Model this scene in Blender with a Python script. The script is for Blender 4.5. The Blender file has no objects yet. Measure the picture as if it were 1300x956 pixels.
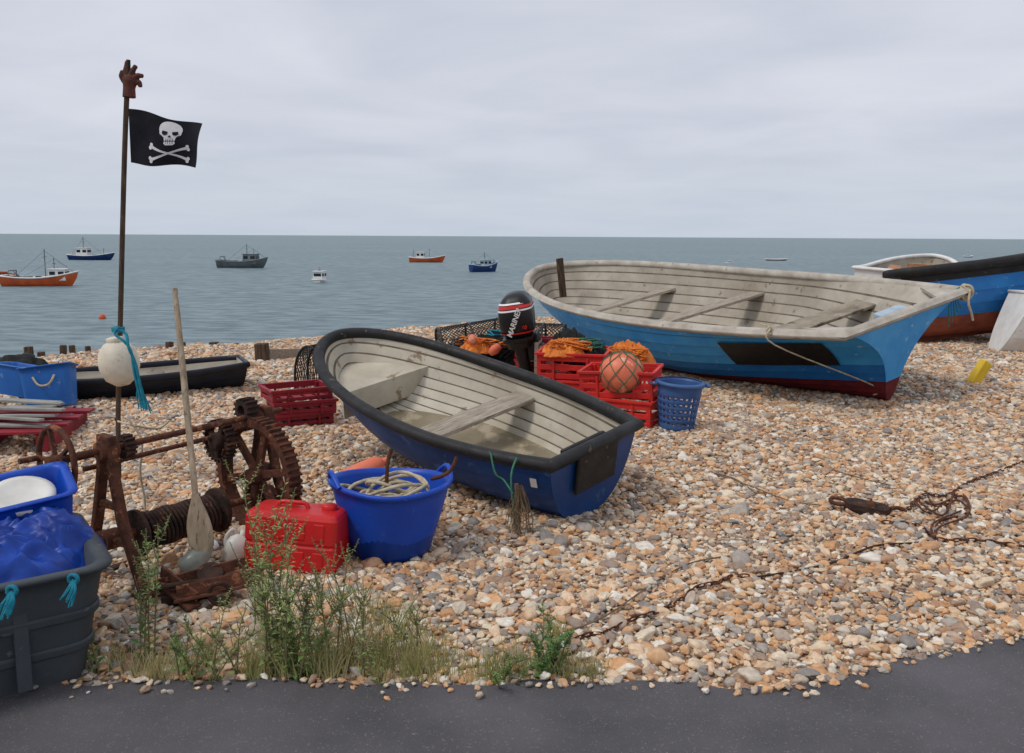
import bpy, bmesh, math, random
import numpy as np
from mathutils import Vector, Matrix, Euler, noise
PI=math.pi; R=math.radians
random.seed(7); rng=np.random.default_rng(5)
SC=bpy.context.scene; COL=SC.collection
# ------------------------------------------------------------------ camera
F=1100.; CX=650.; CY=433.; H=1.7
th=math.atan((CY-299.5)/F); al=.0054
f_=Vector((0,math.cos(th),-math.sin(th))); u0=Vector((0,math.sin(th),math.cos(th))); r0=Vector((1,0,0))
r_=r0*math.cos(al)+u0*math.sin(al); u_=u0*math.cos(al)-r0*math.sin(al)
CAM=Vector((0,0,H))
def ray(px,py): return f_+r_*((px-CX)/F)+u_*((CY-py)/F)
def W(px,py,Y):
    d=ray(px,py); return CAM+d*(Y/d.y)
def G(px,py,z=0.):
    d=ray(px,py); return CAM+d*((z-H)/d.z)
def proj(P):
    P=np.asarray(P,float)-np.array(CAM); X=P@np.array(r_); Y=P@np.array(u_); Z=P@np.array(f_)
    return np.stack([CX+F*X/Z, CY-F*Y/Z],-1)
cd=bpy.data.cameras.new('camera'); cam=bpy.data.objects.new('camera',cd); COL.objects.link(cam)
cd.sensor_width=36; cd.sensor_fit='HORIZONTAL'; cd.lens=36*F/1300; cd.shift_y=-45/1300; cd.clip_end=20000; cd.clip_start=.05
m=Matrix((r_,u_,-f_)).transposed().to_4x4(); m.translation=CAM; cam.matrix_world=m; SC.camera=cam
SC.view_settings.view_transform='Standard'; SC.view_settings.look='None'; SC.view_settings.exposure=0
# ------------------------------------------------------------------ materials
def s2l(c):
    o=[]
    for v in c[:3]:
        v=v/255.; o.append(v/12.92 if v<=.04045 else ((v+.055)/1.055)**2.4)
    return (*o,1)
def MAT(name,c1,c2=None,sc=5,rough=.6,bump=.2,bsc=60,metal=0,spots=None,ssc=14,sth=.6,stretch=(1,1,1),spec=.4,bd=.004,c1p=.35,c2p=.65):
    m=bpy.data.materials.new(name); m.use_nodes=True; nt=m.node_tree; N=nt.nodes; K=nt.links.new; b=N['Principled BSDF']
    tc=N.new('ShaderNodeTexCoord'); oi=N.new('ShaderNodeObjectInfo'); mp=N.new('ShaderNodeMapping'); mp.inputs['Scale'].default_value=stretch
    mu=N.new('ShaderNodeMath'); mu.operation='MULTIPLY'; mu.inputs[1].default_value=17.; K(oi.outputs['Random'],mu.inputs[0])
    ad=N.new('ShaderNodeVectorMath'); ad.operation='ADD'; K(tc.outputs['Object'],ad.inputs[0]); K(mu.outputs[0],ad.inputs[1]); K(ad.outputs[0],mp.inputs[0])
    def nz(s,d=5):
        n=N.new('ShaderNodeTexNoise'); n.inputs['Scale'].default_value=s; n.inputs['Detail'].default_value=d; n.inputs['Roughness'].default_value=.6; K(mp.outputs[0],n.inputs['Vector']); return n
    n1=nz(sc); rp=N.new('ShaderNodeValToRGB'); K(n1.outputs['Fac'],rp.inputs[0])
    e=rp.color_ramp.elements; e[0].position=c1p; e[0].color=s2l(c1); e[1].position=c2p; e[1].color=s2l(c2 or tuple(v*.82 for v in c1))
    out=rp.outputs[0]
    if spots:
        n2=nz(ssc,7); r2=N.new('ShaderNodeValToRGB'); K(n2.outputs['Fac'],r2.inputs[0]); r2.color_ramp.elements[0].position=sth; r2.color_ramp.elements[1].position=min(1,sth+.06)
        mx=N.new('ShaderNodeMix'); mx.data_type='RGBA'; K(r2.outputs[0],mx.inputs[0]); K(out,mx.inputs[6]); mx.inputs[7].default_value=s2l(spots); out=mx.outputs[2]
    K(out,b.inputs['Base Color'])
    n3=nz(bsc,4); bp=N.new('ShaderNodeBump'); bp.inputs['Strength'].default_value=min(1,bump*2); bp.inputs['Distance'].default_value=bd; K(n3.outputs['Fac'],bp.inputs['Height']); K(bp.outputs[0],b.inputs['Normal'])
    mr=N.new('ShaderNodeMapRange'); K(n1.outputs['Fac'],mr.inputs[0]); mr.inputs[1].default_value=.3; mr.inputs[2].default_value=.7; mr.inputs[3].default_value=max(.02,rough-.12); mr.inputs[4].default_value=min(1,rough+.12); K(mr.outputs[0],b.inputs['Roughness'])
    b.inputs['Metallic'].default_value=metal; b.inputs['Specular IOR Level'].default_value=spec
    return m
m_rust=MAT('rust',(104,64,48),(66,44,36),sc=14,rough=.9,bump=.7,bsc=90,spots=(142,92,66),ssc=22,sth=.58,spec=.2)
m_rustd=MAT('rust_dark',(72,52,44),(44,35,31),sc=14,rough=.9,bump=.7,bsc=90,spots=(112,72,52),ssc=22,sth=.6,spec=.2)
m_wood=MAT('grey_wood',(168,156,140),(132,120,105),sc=5,rough=.85,bump=.5,bsc=30,stretch=(1,9,9),spots=(106,96,84),ssc=8,sth=.62,spec=.2)
m_woody=MAT('grey_wood_thwart',(178,166,150),(138,127,112),sc=5,rough=.85,bump=.4,bsc=30,stretch=(9,1,9),spots=(108,98,86),ssc=8,sth=.6,spec=.2)
m_woodd=MAT('dark_wood',(98,80,64),(60,50,42),sc=5,rough=.9,bump=.6,bsc=30,stretch=(6,6,1),spec=.2)
m_oar=MAT('oar_wood',(172,154,130),(136,120,100),sc=4,rough=.8,bump=.3,bsc=25,stretch=(8,8,1),spots=(108,98,84),ssc=6,sth=.58,spec=.2)
m_blued=MAT('blue_dinghy_paint',(18,66,124),(12,52,104),sc=3,rough=.45,bump=.12,bsc=50,spots=(50,88,134),ssc=9,sth=.6)
m_blued_shade=MAT('blue_dinghy_lap_shade',(8,32,62),(6,24,50),sc=3,rough=.6,bump=.12)  # darkened hull blue, paints the shadow line under each plank lap
m_bluec=MAT('bright_blue_paint',(66,164,226),(48,144,212),sc=2.5,rough=.5,bump=.12,bsc=50,spots=(150,186,210),ssc=9,sth=.62)
m_bluec2=MAT('deep_blue_paint',(38,124,194),(28,104,174),sc=2.5,rough=.5,bump=.12,bsc=50,spots=(110,152,190),ssc=9,sth=.62)
m_bluec_shade=MAT('blue_lap_shade',(20,74,122),(16,56,96),sc=3,rough=.6,bump=.12)  # darker blue standing in for the shadow below the laps
m_lightblue=MAT('pale_blue_paint',(176,192,202),(150,172,190),sc=4,rough=.55,bump=.12,bsc=50,spots=(196,196,190),ssc=9,sth=.6)
m_antif=MAT('antifoul_red',(124,34,38),(92,28,34),sc=6,rough=.75,bump=.3,bsc=60,spots=(40,64,110),ssc=9,sth=.66)
m_brownb=MAT('antifoul_brown',(158,88,64),(126,68,54),sc=5,rough=.8,bump=.3,bsc=60)
m_black=MAT('black_rubber',(34,33,34),(23,23,24),sc=8,rough=.6,bump=.35,bsc=70,spots=(92,78,64),ssc=16,sth=.63)
m_blackp=MAT('black_plastic',(26,26,28),(18,18,20),sc=8,rough=.4,bump=.08,bsc=70)
m_blackhull=MAT('dark_navy_paint',(24,32,46),(16,21,30),sc=5,rough=.5,bump=.2,bsc=50,spots=(120,120,116),ssc=10,sth=.7)
m_cream=MAT('cream_interior',(206,198,180),(176,166,147),sc=2.4,rough=.7,bump=.25,bsc=50,spots=(142,122,98),ssc=6,sth=.63)
m_cream2=MAT('grey_cream_interior',(186,177,161),(158,148,132),sc=2.4,rough=.7,bump=.25,bsc=50,spots=(126,112,96),ssc=6,sth=.63)
m_grime_shade=MAT('grime_and_lap_shade',(122,110,94),(94,84,72),sc=9,rough=.85,bump=.3)  # ledge grime plus painted shade that draws the inner plank lines
m_gunw=MAT('pale_grey_gunwale',(190,182,168),(160,151,138),sc=5,rough=.65,bump=.3,bsc=60,spots=(116,104,90),ssc=12,sth=.63)
m_water=MAT('stagnant_water',(150,138,114),(116,105,84),sc=2.2,rough=.25,bump=.05,bsc=8,spots=(172,158,134),ssc=4,sth=.55)
m_floor=MAT('boat_floor',(160,148,128),(122,112,96),sc=4,rough=.75,bump=.3,bsc=40,spots=(96,84,70),ssc=6,sth=.58)
m_white=MAT('white_paint',(232,231,226),(212,210,204),sc=5,rough=.5,bump=.1,bsc=50,spots=(176,158,136),ssc=9,sth=.68)
m_bluetub=MAT('blue_plastic',(6,74,182),(5,60,162),sc=3,rough=.48,bump=.06,bsc=40,spots=(40,100,184),ssc=12,sth=.64)
m_bluebin=MAT('pale_blue_plastic',(28,102,180),(20,84,160),sc=3,rough=.5,bump=.1,bsc=40,spots=(96,138,188),ssc=12,sth=.62)
m_bluebask=MAT('slate_blue_plastic',(62,98,152),(48,80,130),sc=3,rough=.5,bump=.06,bsc=40)
m_navy=MAT('royal_blue_oilcloth',(8,66,162),(5,46,130),sc=5,rough=.45,bump=.25,bsc=14,bd=.006)
m_greytub=MAT('dark_grey_plastic',(70,76,80),(56,61,65),sc=3,rough=.6,bump=.15,bsc=50,spots=(104,106,106),ssc=9,sth=.63)
m_red=MAT('red_plastic',(208,34,32),(182,26,27),sc=4,rough=.45,bump=.08,bsc=50,spots=(220,86,76),ssc=12,sth=.64)
m_redc=MAT('red_crate_plastic',(212,46,36),(182,34,32),sc=4,rough=.55,bump=.1,bsc=50)
m_redd=MAT('dark_red_crate',(150,28,42),(118,22,34),sc=4,rough=.55,bump=.1,bsc=50)
m_orange=MAT('orange_oilskin',(230,134,44),(192,98,32),sc=8,rough=.65,bump=.6,bsc=24,bd=.01)
m_coral=MAT('faded_orange_buoy',(230,128,94),(212,100,72),sc=4,rough=.55,bump=.2,bsc=40,spots=(236,176,148),ssc=9,sth=.6)
m_buoy=MAT('off_white_buoy',(226,217,198),(198,187,166),sc=5,rough=.6,bump=.2,bsc=40,spots=(140,130,114),ssc=16,sth=.6)
m_teal=MAT('teal_rope',(34,146,166),(20,114,138),sc=20,rough=.8,bump=.6,bsc=150)
m_green=MAT('green_rope',(66,132,102),(44,100,80),sc=20,rough=.8,bump=.6,bsc=150)
m_rope=MAT('cream_rope',(204,190,162),(164,150,124),sc=20,rough=.9,bump=.8,bsc=160)
m_ropeb=MAT('brown_frayed_rope',(134,110,82),(98,80,62),sc=20,rough=.9,bump=.8,bsc=160)
m_flag=MAT('black_flag_cloth',(36,37,43),(27,28,34),sc=5,rough=.9,bump=.2,bsc=200,spec=.15)
m_flagw=MAT('white_flag_print',(226,226,226),(204,204,206),sc=9,rough=.9,bump=.1,bsc=200,spec=.15)
m_glove=MAT('brown_glove',(98,52,40),(66,38,32),sc=12,rough=.8,bump=.5,bsc=80)
m_net=MAT('black_netting',(42,42,40),(28,30,30),sc=9,rough=.9,bump=.3,bsc=100)
m_jug=MAT('milky_plastic',(222,220,212),(198,194,184),sc=5,rough=.4,bump=.05,bsc=40)
m_jugg=MAT('dull_clear_plastic',(150,156,146),(122,126,118),sc=5,rough=.3,bump=.05,bsc=40)
m_lead=MAT('grey_slat',(156,156,148),(128,126,120),sc=5,rough=.8,bump=.2,bsc=40)
m_yellow=MAT('yellow_plastic',(228,192,48),(204,164,40),sc=6,rough=.5,bump=.1,bsc=50)
m_stripe=MAT('red_stripe',(204,44,38),(186,34,32),rough=.4,bump=.02)
m_grey=MAT('grey_metal_paint',(124,130,132),(94,100,102),sc=1,rough=.6,bump=.1)
m_seao=MAT('orange_hull_paint',(216,100,46),(186,80,40),sc=1,rough=.6,bump=.1,bsc=10)
m_seab=MAT('navy_hull_paint',(28,62,118),(20,48,96),sc=1,rough=.6,bump=.1,bsc=10)
m_seag=MAT('grey_hull_paint',(104,112,112),(84,90,92),sc=1,rough=.6,bump=.1,bsc=10)
m_glass=MAT('dark_glass',(34,40,46),(24,30,36),rough=.2,bump=0)
m_stem=MAT('weed_stem',(124,130,78),(116,94,72),sc=8,rough=.7,bump=.1)
m_leaf=MAT('weed_leaf',(108,138,66),(80,112,52),sc=9,rough=.6,bump=.15,spots=(146,162,94),ssc=20,sth=.6)
m_leaf2=MAT('pale_weed_leaf',(150,164,104),(118,136,74),sc=9,rough=.6,bump=.15,spots=(172,172,120),ssc=20,sth=.6)
m_dry=MAT('dry_grass',(188,172,120),(130,136,74),sc=3,rough=.8,bump=.1)
# ------------------------------------------------------------------ mesh builder
def catmull(P,n=6,closed=False):
    P=[Vector(p) for p in P]; o=[]; L=len(P)
    rg=range(L if closed else L-1)
    for i in rg:
        if closed: a,b,c,d=P[i-1],P[i],P[(i+1)%L],P[(i+2)%L]
        else: a,b,c,d=P[max(0,i-1)],P[i],P[i+1],P[min(L-1,i+2)]
        for k in range(n):
            t=k/n; o.append(.5*((2*b)+(c-a)*t+(2*a-5*b+4*c-d)*t*t+(3*b-a-3*c+d)*t**3))
    if not closed: o.append(P[-1])
    return o
def rrect(w,d,r,z=0,n=3,cx=0,cy=0):
    o=[]; r=min(r,w/2-1e-4,d/2-1e-4)
    for q,(sx,sy) in enumerate(((1,1),(-1,1),(-1,-1),(1,-1))):
        for k in range(n+1):
            a=PI/2*(q+k/n); o.append(Vector((cx+sx*(w/2-r)+r*math.cos(a),cy+sy*(d/2-r)+r*math.sin(a),z)))
    return o
class MB:
    def __init__(s): s.v=[]; s.f=[]; s.mi=[]; s.sm=[]; s.T=Matrix()
    def add(s,vs,fs,mi=0,smooth=False):
        b=len(s.v); s.v+=[s.T@Vector(p) for p in vs]
        for f in fs: s.f.append(tuple(b+i for i in f)); s.mi.append(mi); s.sm.append(smooth)
    def box(s,c,sz,rot=(0,0,0),mi=0,tap=1.):
        M=Matrix.Translation(c)@Euler(rot).to_matrix().to_4x4(); x,y,z=[a/2 for a in sz]
        vs=[M@Vector((sx*x*(tap if sz_>0 else 1),sy*y*(tap if sz_>0 else 1),sz_*z)) for sz_ in (-1,1) for sx,sy in ((-1,-1),(1,-1),(1,1),(-1,1))]
        s.add(vs,[(3,2,1,0),(4,5,6,7),(0,1,5,4),(1,2,6,5),(2,3,7,6),(3,0,4,7)],mi)
    def beam(s,a,b,w,h,mi=0,up=Vector((0,0,1))):
        a=Vector(a); b=Vector(b); t=(b-a).normalized(); x=t.cross(up)
        if x.length<1e-3: x=t.cross(Vector((1,0,0)))
        x.normalize(); y=x.cross(t)
        vs=[p+x*(i*w/2)+y*(j*h/2) for p in (a,b) for i,j in ((-1,-1),(1,-1),(1,1),(-1,1))]
        s.add(vs,[(3,2,1,0),(4,5,6,7),(0,1,5,4),(1,2,6,5),(2,3,7,6),(3,0,4,7)],mi)
    def tube(s,pts,r,n=8,closed=False,mi=0,cap=True,sm=True):
        pts=[Vector(p) for p in pts]; L=len(pts); rr=r if isinstance(r,(list,tuple)) else [r]*L
        ts=[]
        for i in range(L):
            a=pts[i-1] if (i>0 or closed) else pts[0]; b=pts[(i+1)%L] if (i<L-1 or closed) else pts[-1]
            t=(b-a); ts.append(t.normalized() if t.length>1e-9 else Vector((0,0,1)))
        x=ts[0].orthogonal().normalized(); vs=[]
        for i in range(L):
            x=(x-ts[i]*x.dot(ts[i])); x=x.normalized() if x.length>1e-6 else ts[i].orthogonal().normalized()
            y=ts[i].cross(x)
            for k in range(n): a=2*PI*k/n; vs.append(pts[i]+(x*math.cos(a)+y*math.sin(a))*rr[i])
        fs=[]
        for i in range(L if closed else L-1):
            j=(i+1)%L
            for k in range(n): k2=(k+1)%n; fs.append((i*n+k,i*n+k2,j*n+k2,j*n+k))
        s.add(vs,fs,mi,sm)
        if cap and not closed: s.add(vs[:n],[tuple(range(n))[::-1]],mi); s.add(vs[-n:],[tuple(range(n))],mi)
    def loft(s,loops,c0=True,c1=True,mi=0,sm=False,closed=False):
        n=len(loops[0]); vs=[p for l in loops for p in l]; fs=[]
        for i in range(len(loops)-(0 if closed else 1)):
            j=(i+1)%len(loops)
            for k in range(n): k2=(k+1)%n; fs.append((i*n+k,i*n+k2,j*n+k2,j*n+k))
        s.add(vs,fs,mi,sm)
        if c0: s.add(loops[0],[tuple(range(n))[::-1]],mi)
        if c1: s.add(loops[-1],[tuple(range(n))],mi)
    def lathe(s,prof,n=28,c=(0,0,0),rot=(0,0,0),mi=0,c0=True,c1=True,sm=True):
        M=Matrix.Translation(c)@Euler(rot).to_matrix().to_4x4()
        s.loft([[M@Vector((r*math.cos(2*PI*k/n),r*math.sin(2*PI*k/n),z)) for k in range(n)] for r,z in prof],c0,c1,mi,sm)
    def blob(s,c,r,amp=.1,fr=3,seed=0,nu=28,nv=16,mi=0,rot=(0,0,0)):
        M=Matrix.Translation(c)@Euler(rot).to_matrix().to_4x4(); vs=[]
        for j in range(nv+1):
            for i in range(nu):
                a=2*PI*i/nu; b=PI*j/nv; d=Vector((math.sin(b)*math.cos(a),math.sin(b)*math.sin(a),-math.cos(b)))
                k=1+amp*(noise.noise(d*fr+Vector((seed,0,0)))*1.2+.6*abs(noise.noise(d*fr*2.3+Vector((0,seed,3)))) )
                vs.append(M@Vector((d.x*r[0]*k,d.y*r[1]*k,d.z*r[2]*k)))
        fs=[(j*nu+i,j*nu+(i+1)%nu,(j+1)*nu+(i+1)%nu,(j+1)*nu+i) for j in range(nv) for i in range(nu)]
        s.add(vs,fs,mi,True)
    def build(s,name,mats,parent=None,org=None,bevel=0,seg=2,solid=0):
        me=bpy.data.meshes.new(name); vs=s.v
        if org is not None: vs=[p-Vector(org) for p in vs]
        me.from_pydata([tuple(p) for p in vs],[],s.f)
        if not isinstance(mats,(list,tuple)): mats=[mats]
        for m in mats: me.materials.append(m)
        me.polygons.foreach_set('material_index',s.mi); me.polygons.foreach_set('use_smooth',s.sm); me.update()
        o=bpy.data.objects.new(name,me); COL.objects.link(o)
        if org is not None: o.location=org
        if parent: o.parent=parent
        if solid: q=o.modifiers.new('s','SOLIDIFY'); q.thickness=solid
        if bevel: q=o.modifiers.new('b','BEVEL'); q.width=bevel; q.segments=seg; q.limit_method='ANGLE'; q.angle_limit=R(40)
        return o
def tag(o,label,cat,group=None,kind=None):
    if label: o['label']=label
    if cat: o['category']=cat
    if group: o['group']=group
    if kind: o['kind']=kind
    return o
def thing(name,loc,rot=(0,0,0),label=None,cat=None,group=None):
    o=bpy.data.objects.new(name,None); o.empty_display_size=.1; COL.objects.link(o); o.location=loc; o.rotation_euler=rot
    return tag(o,label,cat,group)
def text(name,body,size,mat,parent,T,shear=0):
    cu=bpy.data.curves.new('t','FONT'); cu.body=body; cu.size=size; cu.align_x='CENTER'; cu.align_y='CENTER'; cu.shear=shear; cu.extrude=.0008; cu.offset=size*.02
    o=bpy.data.objects.new('t',cu); COL.objects.link(o); dg=bpy.context.evaluated_depsgraph_get()
    me=bpy.data.meshes.new_from_object(o.evaluated_get(dg)); bpy.data.objects.remove(o)
    me.materials.clear(); me.materials.append(mat)
    ob=bpy.data.objects.new(name,me); COL.objects.link(ob); ob.parent=parent; ob.matrix_local=T; return ob
# ------------------------------------------------------------------ ground
cP=np.array([-6.9,11.6]); cN=np.array([-.669,.743])
def gz(x,y):
    x=np.asarray(x,float); y=np.asarray(y,float)
    z=.020*np.sin(1.3*x+.7*y)+.018*np.sin(2.1*y-1.1*x+1)+.012*np.sin(3.7*x+2.9*y)+.009*np.sin(5.3*x-4.1*y+2)
    z=z*np.clip((y-3.2)/1.2,0,1)
    s=(x-cP[0])*cN[0]+(y-cP[1])*cN[1]
    z=z-.28*np.logaddexp(0,s*5)/5
    return np.maximum(z,-9)
def gz1(x,y): return float(gz(x,y))
def GP(px,py,dz=0.):
    p=G(px,py,0.); p=G(px,py,gz1(p.x,p.y)); return Vector((p.x,p.y,gz1(p.x,p.y)+dz))
def edge(x): return 3.12+np.maximum(0,(x-1.15))*.42+.02*np.sin(x*5)+.014*np.sin(x*13)+.01*np.sin(x*29)
xs=np.unique(np.concatenate([np.linspace(-60,-10,30),np.linspace(-10,12,200),np.linspace(12,90,40)]))
ys=np.unique(np.concatenate([np.linspace(-30,2,20),np.linspace(2,18,180),np.linspace(18,110,60)]))
XX,YY=np.meshgrid(xs,ys); ZZ=gz(XX,YY)
V=np.stack([XX,YY,ZZ],-1).reshape(-1,3); nx=len(xs); ny=len(ys)
I=(np.arange(ny-1)[:,None]*nx+np.arange(nx-1)[None,:]).ravel()
Fc=np.stack([I,I+1,I+nx+1,I+nx],-1)
me=bpy.data.meshes.new('shingle_beach'); me.from_pydata(V.tolist(),[],Fc.tolist()); me.polygons.foreach_set('use_smooth',[True]*len(me.polygons))
gnd=bpy.data.objects.new('beach_ground',me); COL.objects.link(gnd); tag(gnd,'shingle beach of tan, brown and white pebbles','ground',kind='structure')
PEB=[(214,166,120),(234,217,190),(176,130,96),(222,188,150),(168,158,148),(242,234,220),(200,142,92),(146,126,112),(210,196,176),(226,168,114),(130,124,120),(238,204,168),(188,168,148),(206,156,112),(230,204,170),(160,128,104)]
PEB=[tuple(c[i]*.80+(196,182,162)[i]*.20 for i in range(3)) for c in PEB]
def ramp_fill(rp):
    cr=rp.color_ramp; cr.interpolation='CONSTANT'
    while len(cr.elements)>1: cr.elements.remove(cr.elements[-1])
    cr.elements[0].position=0; cr.elements[0].color=s2l(PEB[0])
    for i,c in enumerate(PEB[1:]): e=cr.elements.new((i+1)/len(PEB)); e.color=s2l(c)
m=bpy.data.materials.new('shingle_sheet'); m.use_nodes=True; N=m.node_tree.nodes; K=m.node_tree.links.new; b=N['Principled BSDF']
tc=N.new('ShaderNodeTexCoord'); vo=N.new('ShaderNodeTexVoronoi'); vo.inputs['Scale'].default_value=26; K(tc.outputs['Object'],vo.inputs['Vector'])
sp=N.new('ShaderNodeSeparateColor'); K(vo.outputs['Color'],sp.inputs[0]); rp=N.new('ShaderNodeValToRGB'); ramp_fill(rp); K(sp.outputs[0],rp.inputs[0])
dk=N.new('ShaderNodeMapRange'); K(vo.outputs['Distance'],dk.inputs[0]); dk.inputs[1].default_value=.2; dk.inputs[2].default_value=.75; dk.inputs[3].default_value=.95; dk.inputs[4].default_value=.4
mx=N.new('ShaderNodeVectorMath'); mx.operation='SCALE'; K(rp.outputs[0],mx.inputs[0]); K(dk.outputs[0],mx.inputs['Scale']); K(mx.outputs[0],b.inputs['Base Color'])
bp=N.new('ShaderNodeBump'); bp.invert=True; bp.inputs['Distance'].default_value=.02; K(vo.outputs['Distance'],bp.inputs['Height']); K(bp.outputs[0],b.inputs['Normal']); b.inputs['Roughness'].default_value=.8
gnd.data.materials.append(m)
def jit(y0,y1,c,zoff,marg=1.0):
    y=np.arange(y0,y1,c); x=np.arange(-14,14,c); X,Y=np.meshgrid(x,y); X=X+rng.uniform(-.5,.5,X.shape)*c; Y=Y+rng.uniform(-.5,.5,X.shape)*c
    X=X.ravel(); Y=Y.ravel(); k=(np.abs(X)<.60*Y+marg)&(Y>edge(X)+rng.normal(0,.025,X.shape)); X=X[k]; Y=Y[k]
    k=~((X<.3)&(Y<3.36)&(rng.random(X.shape)<.2)); X=X[k]; Y=Y[k]
    s=(X-cP[0])*cN[0]+(Y-cP[1])*cN[1]; k=s<.8; X=X[k]; Y=Y[k]
    return np.stack([X,Y,gz(X,Y)+zoff],-1)
A=[(jit(3.0,8.5,.029,.003,.6),.026,.32),(jit(3.0,8.5,.05,.010,.6),.037,.30),(jit(3.0,8.5,.17,.014,.6),.055,.25),(jit(8.5,18,.047,.005),.044,.28),(jit(8.5,18,.15,.012),.062,.25)]
xs_=rng.uniform(-2.5,3,260); ys_=edge(xs_)-np.abs(rng.normal(0,.05,260)); A.append((np.stack([xs_,ys_,np.full(260,.028)],-1),.024,.3))
Pt=np.concatenate([a[0] for a in A]); S=np.concatenate([a[1]*np.exp(rng.normal(0,a[2],len(a[0]))) for a in A])
n=len(Pt); Pt[:,2]+=rng.uniform(-.006,.007,n)
scl=np.stack([S*rng.uniform(.95,1.35,n),S*rng.uniform(.75,1.05,n),S*rng.uniform(.45,.75,n)],-1)
rot=np.stack([rng.normal(0,.28,n),rng.normal(0,.28,n),rng.uniform(0,6.28,n)],-1)
me=bpy.data.meshes.new('pebbles'); me.vertices.add(n); me.vertices.foreach_set('co',Pt.astype('f').ravel())
for nm,ar in (('scl',scl),('rot',rot)):
    a=me.attributes.new(nm,'FLOAT_VECTOR','POINT'); a.data.foreach_set('vector',ar.astype('f').ravel())
a=me.attributes.new('idx','INT','POINT'); a.data.foreach_set('value',rng.integers(0,7,n).astype('i'))
peb=bpy.data.objects.new('pebbles',me); COL.objects.link(peb); tag(peb,'rounded tan, brown, grey and white pebbles covering the beach','pebbles',kind='stuff')
mp_=bpy.data.materials.new('pebble'); mp_.use_nodes=True; N=mp_.node_tree.nodes; K=mp_.node_tree.links.new; b=N['Principled BSDF']
oi=N.new('ShaderNodeObjectInfo'); rp=N.new('ShaderNodeValToRGB'); ramp_fill(rp); K(oi.outputs['Random'],rp.inputs[0])
tc=N.new('ShaderNodeTexCoord'); ad=N.new('ShaderNodeVectorMath'); ad.operation='ADD'; K(tc.outputs['Object'],ad.inputs[0]); K(oi.outputs['Location'],ad.inputs[1])
nz=N.new('ShaderNodeTexNoise'); nz.inputs['Scale'].default_value=3.5; nz.inputs['Detail'].default_value=5; K(ad.outputs[0],nz.inputs['Vector'])
mr=N.new('ShaderNodeMapRange'); K(nz.outputs['Fac'],mr.inputs[0]); mr.inputs[1].default_value=.3; mr.inputs[2].default_value=.7; mr.inputs[3].default_value=.74; mr.inputs[4].default_value=1.08
sc_=N.new('ShaderNodeVectorMath'); sc_.operation='SCALE'; K(rp.outputs[0],sc_.inputs[0]); K(mr.outputs[0],sc_.inputs['Scale']); K(sc_.outputs[0],b.inputs['Base Color'])
b.inputs['Roughness'].default_value=.62; b.inputs['Specular IOR Level'].default_value=.35
me.materials.append(mp_)
ng=bpy.data.node_groups.new('pebble_scatter','GeometryNodeTree'); ng.interface.new_socket('Geometry',in_out='INPUT',socket_type='NodeSocketGeometry'); ng.interface.new_socket('Geometry',in_out='OUTPUT',socket_type='NodeSocketGeometry')
N=ng.nodes; K=ng.links.new; gi=N.new('NodeGroupInput'); go=N.new('NodeGroupOutput'); jn=N.new('GeometryNodeJoinGeometry')
for k in range(7):
    ic=N.new('GeometryNodeMeshIcoSphere'); ic.inputs['Radius'].default_value=.5; ic.inputs['Subdivisions'].default_value=3
    ps=N.new('GeometryNodeInputPosition'); of=N.new('ShaderNodeVectorMath'); of.operation='ADD'; of.inputs[1].default_value=(k*7.3,k*3.1,k*5.7); K(ps.outputs[0],of.inputs[0])
    nz=N.new('ShaderNodeTexNoise'); nz.inputs['Scale'].default_value=1.5; nz.inputs['Detail'].default_value=1.5; K(of.outputs[0],nz.inputs['Vector'])
    sb=N.new('ShaderNodeVectorMath'); sb.operation='SUBTRACT'; sb.inputs[1].default_value=(.5,.5,.5); K(nz.outputs['Color'],sb.inputs[0])
    ml=N.new('ShaderNodeVectorMath'); ml.operation='SCALE'; ml.inputs['Scale'].default_value=.75; K(sb.outputs[0],ml.inputs[0])
    st=N.new('GeometryNodeSetPosition'); K(ic.outputs[0],st.inputs['Geometry']); K(ml.outputs[0],st.inputs['Offset'])
    sh=N.new('GeometryNodeSetShadeSmooth'); K(st.outputs[0],sh.inputs['Geometry'])
    sm=N.new('GeometryNodeSetMaterial'); sm.inputs['Material'].default_value=mp_; K(sh.outputs[0],sm.inputs['Geometry'])
    gi2=N.new('GeometryNodeGeometryToInstance'); K(sm.outputs[0],gi2.inputs[0]); K(gi2.outputs[0],jn.inputs[0])
io=N.new('GeometryNodeInstanceOnPoints'); K(gi.outputs[0],io.inputs['Points']); K(jn.outputs[0],io.inputs['Instance']); io.inputs['Pick Instance'].default_value=True
def na(nm,t):
    a=N.new('GeometryNodeInputNamedAttribute'); a.data_type=t; a.inputs['Name'].default_value=nm; return a.outputs['Attribute']
K(na('idx','INT'),io.inputs['Instance Index']); K(na('scl','FLOAT_VECTOR'),io.inputs['Scale'])
er=N.new('FunctionNodeEulerToRotation'); K(na('rot','FLOAT_VECTOR'),er.inputs[0]); K(er.outputs[0],io.inputs['Rotation']); K(io.outputs[0],go.inputs[0])
q=peb.modifiers.new('scatter','NODES'); q.node_group=ng
# promenade
mb=MB(); xx=np.linspace(-12,14,520)
vs=[];fs=[]
for i,x in enumerate(xx): vs+=[(x,-6,.022),(x,float(edge(x))-.02,.022),(x,float(edge(x)),-.02)]
for i in range(len(xx)-1): a=i*3; fs+=[(a,a+3,a+4,a+1),(a+1,a+4,a+5,a+2)]
mb.add(vs,fs)
m_asph=MAT('asphalt',(98,95,98),(80,78,80),sc=1.5,rough=.9,bump=.6,bsc=220,spots=(128,122,118),ssc=120,sth=.6,bd=.006)
tag(mb.build('promenade',m_asph),'strip of worn grey tarmac path at the beach edge','path',kind='structure')
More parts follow.
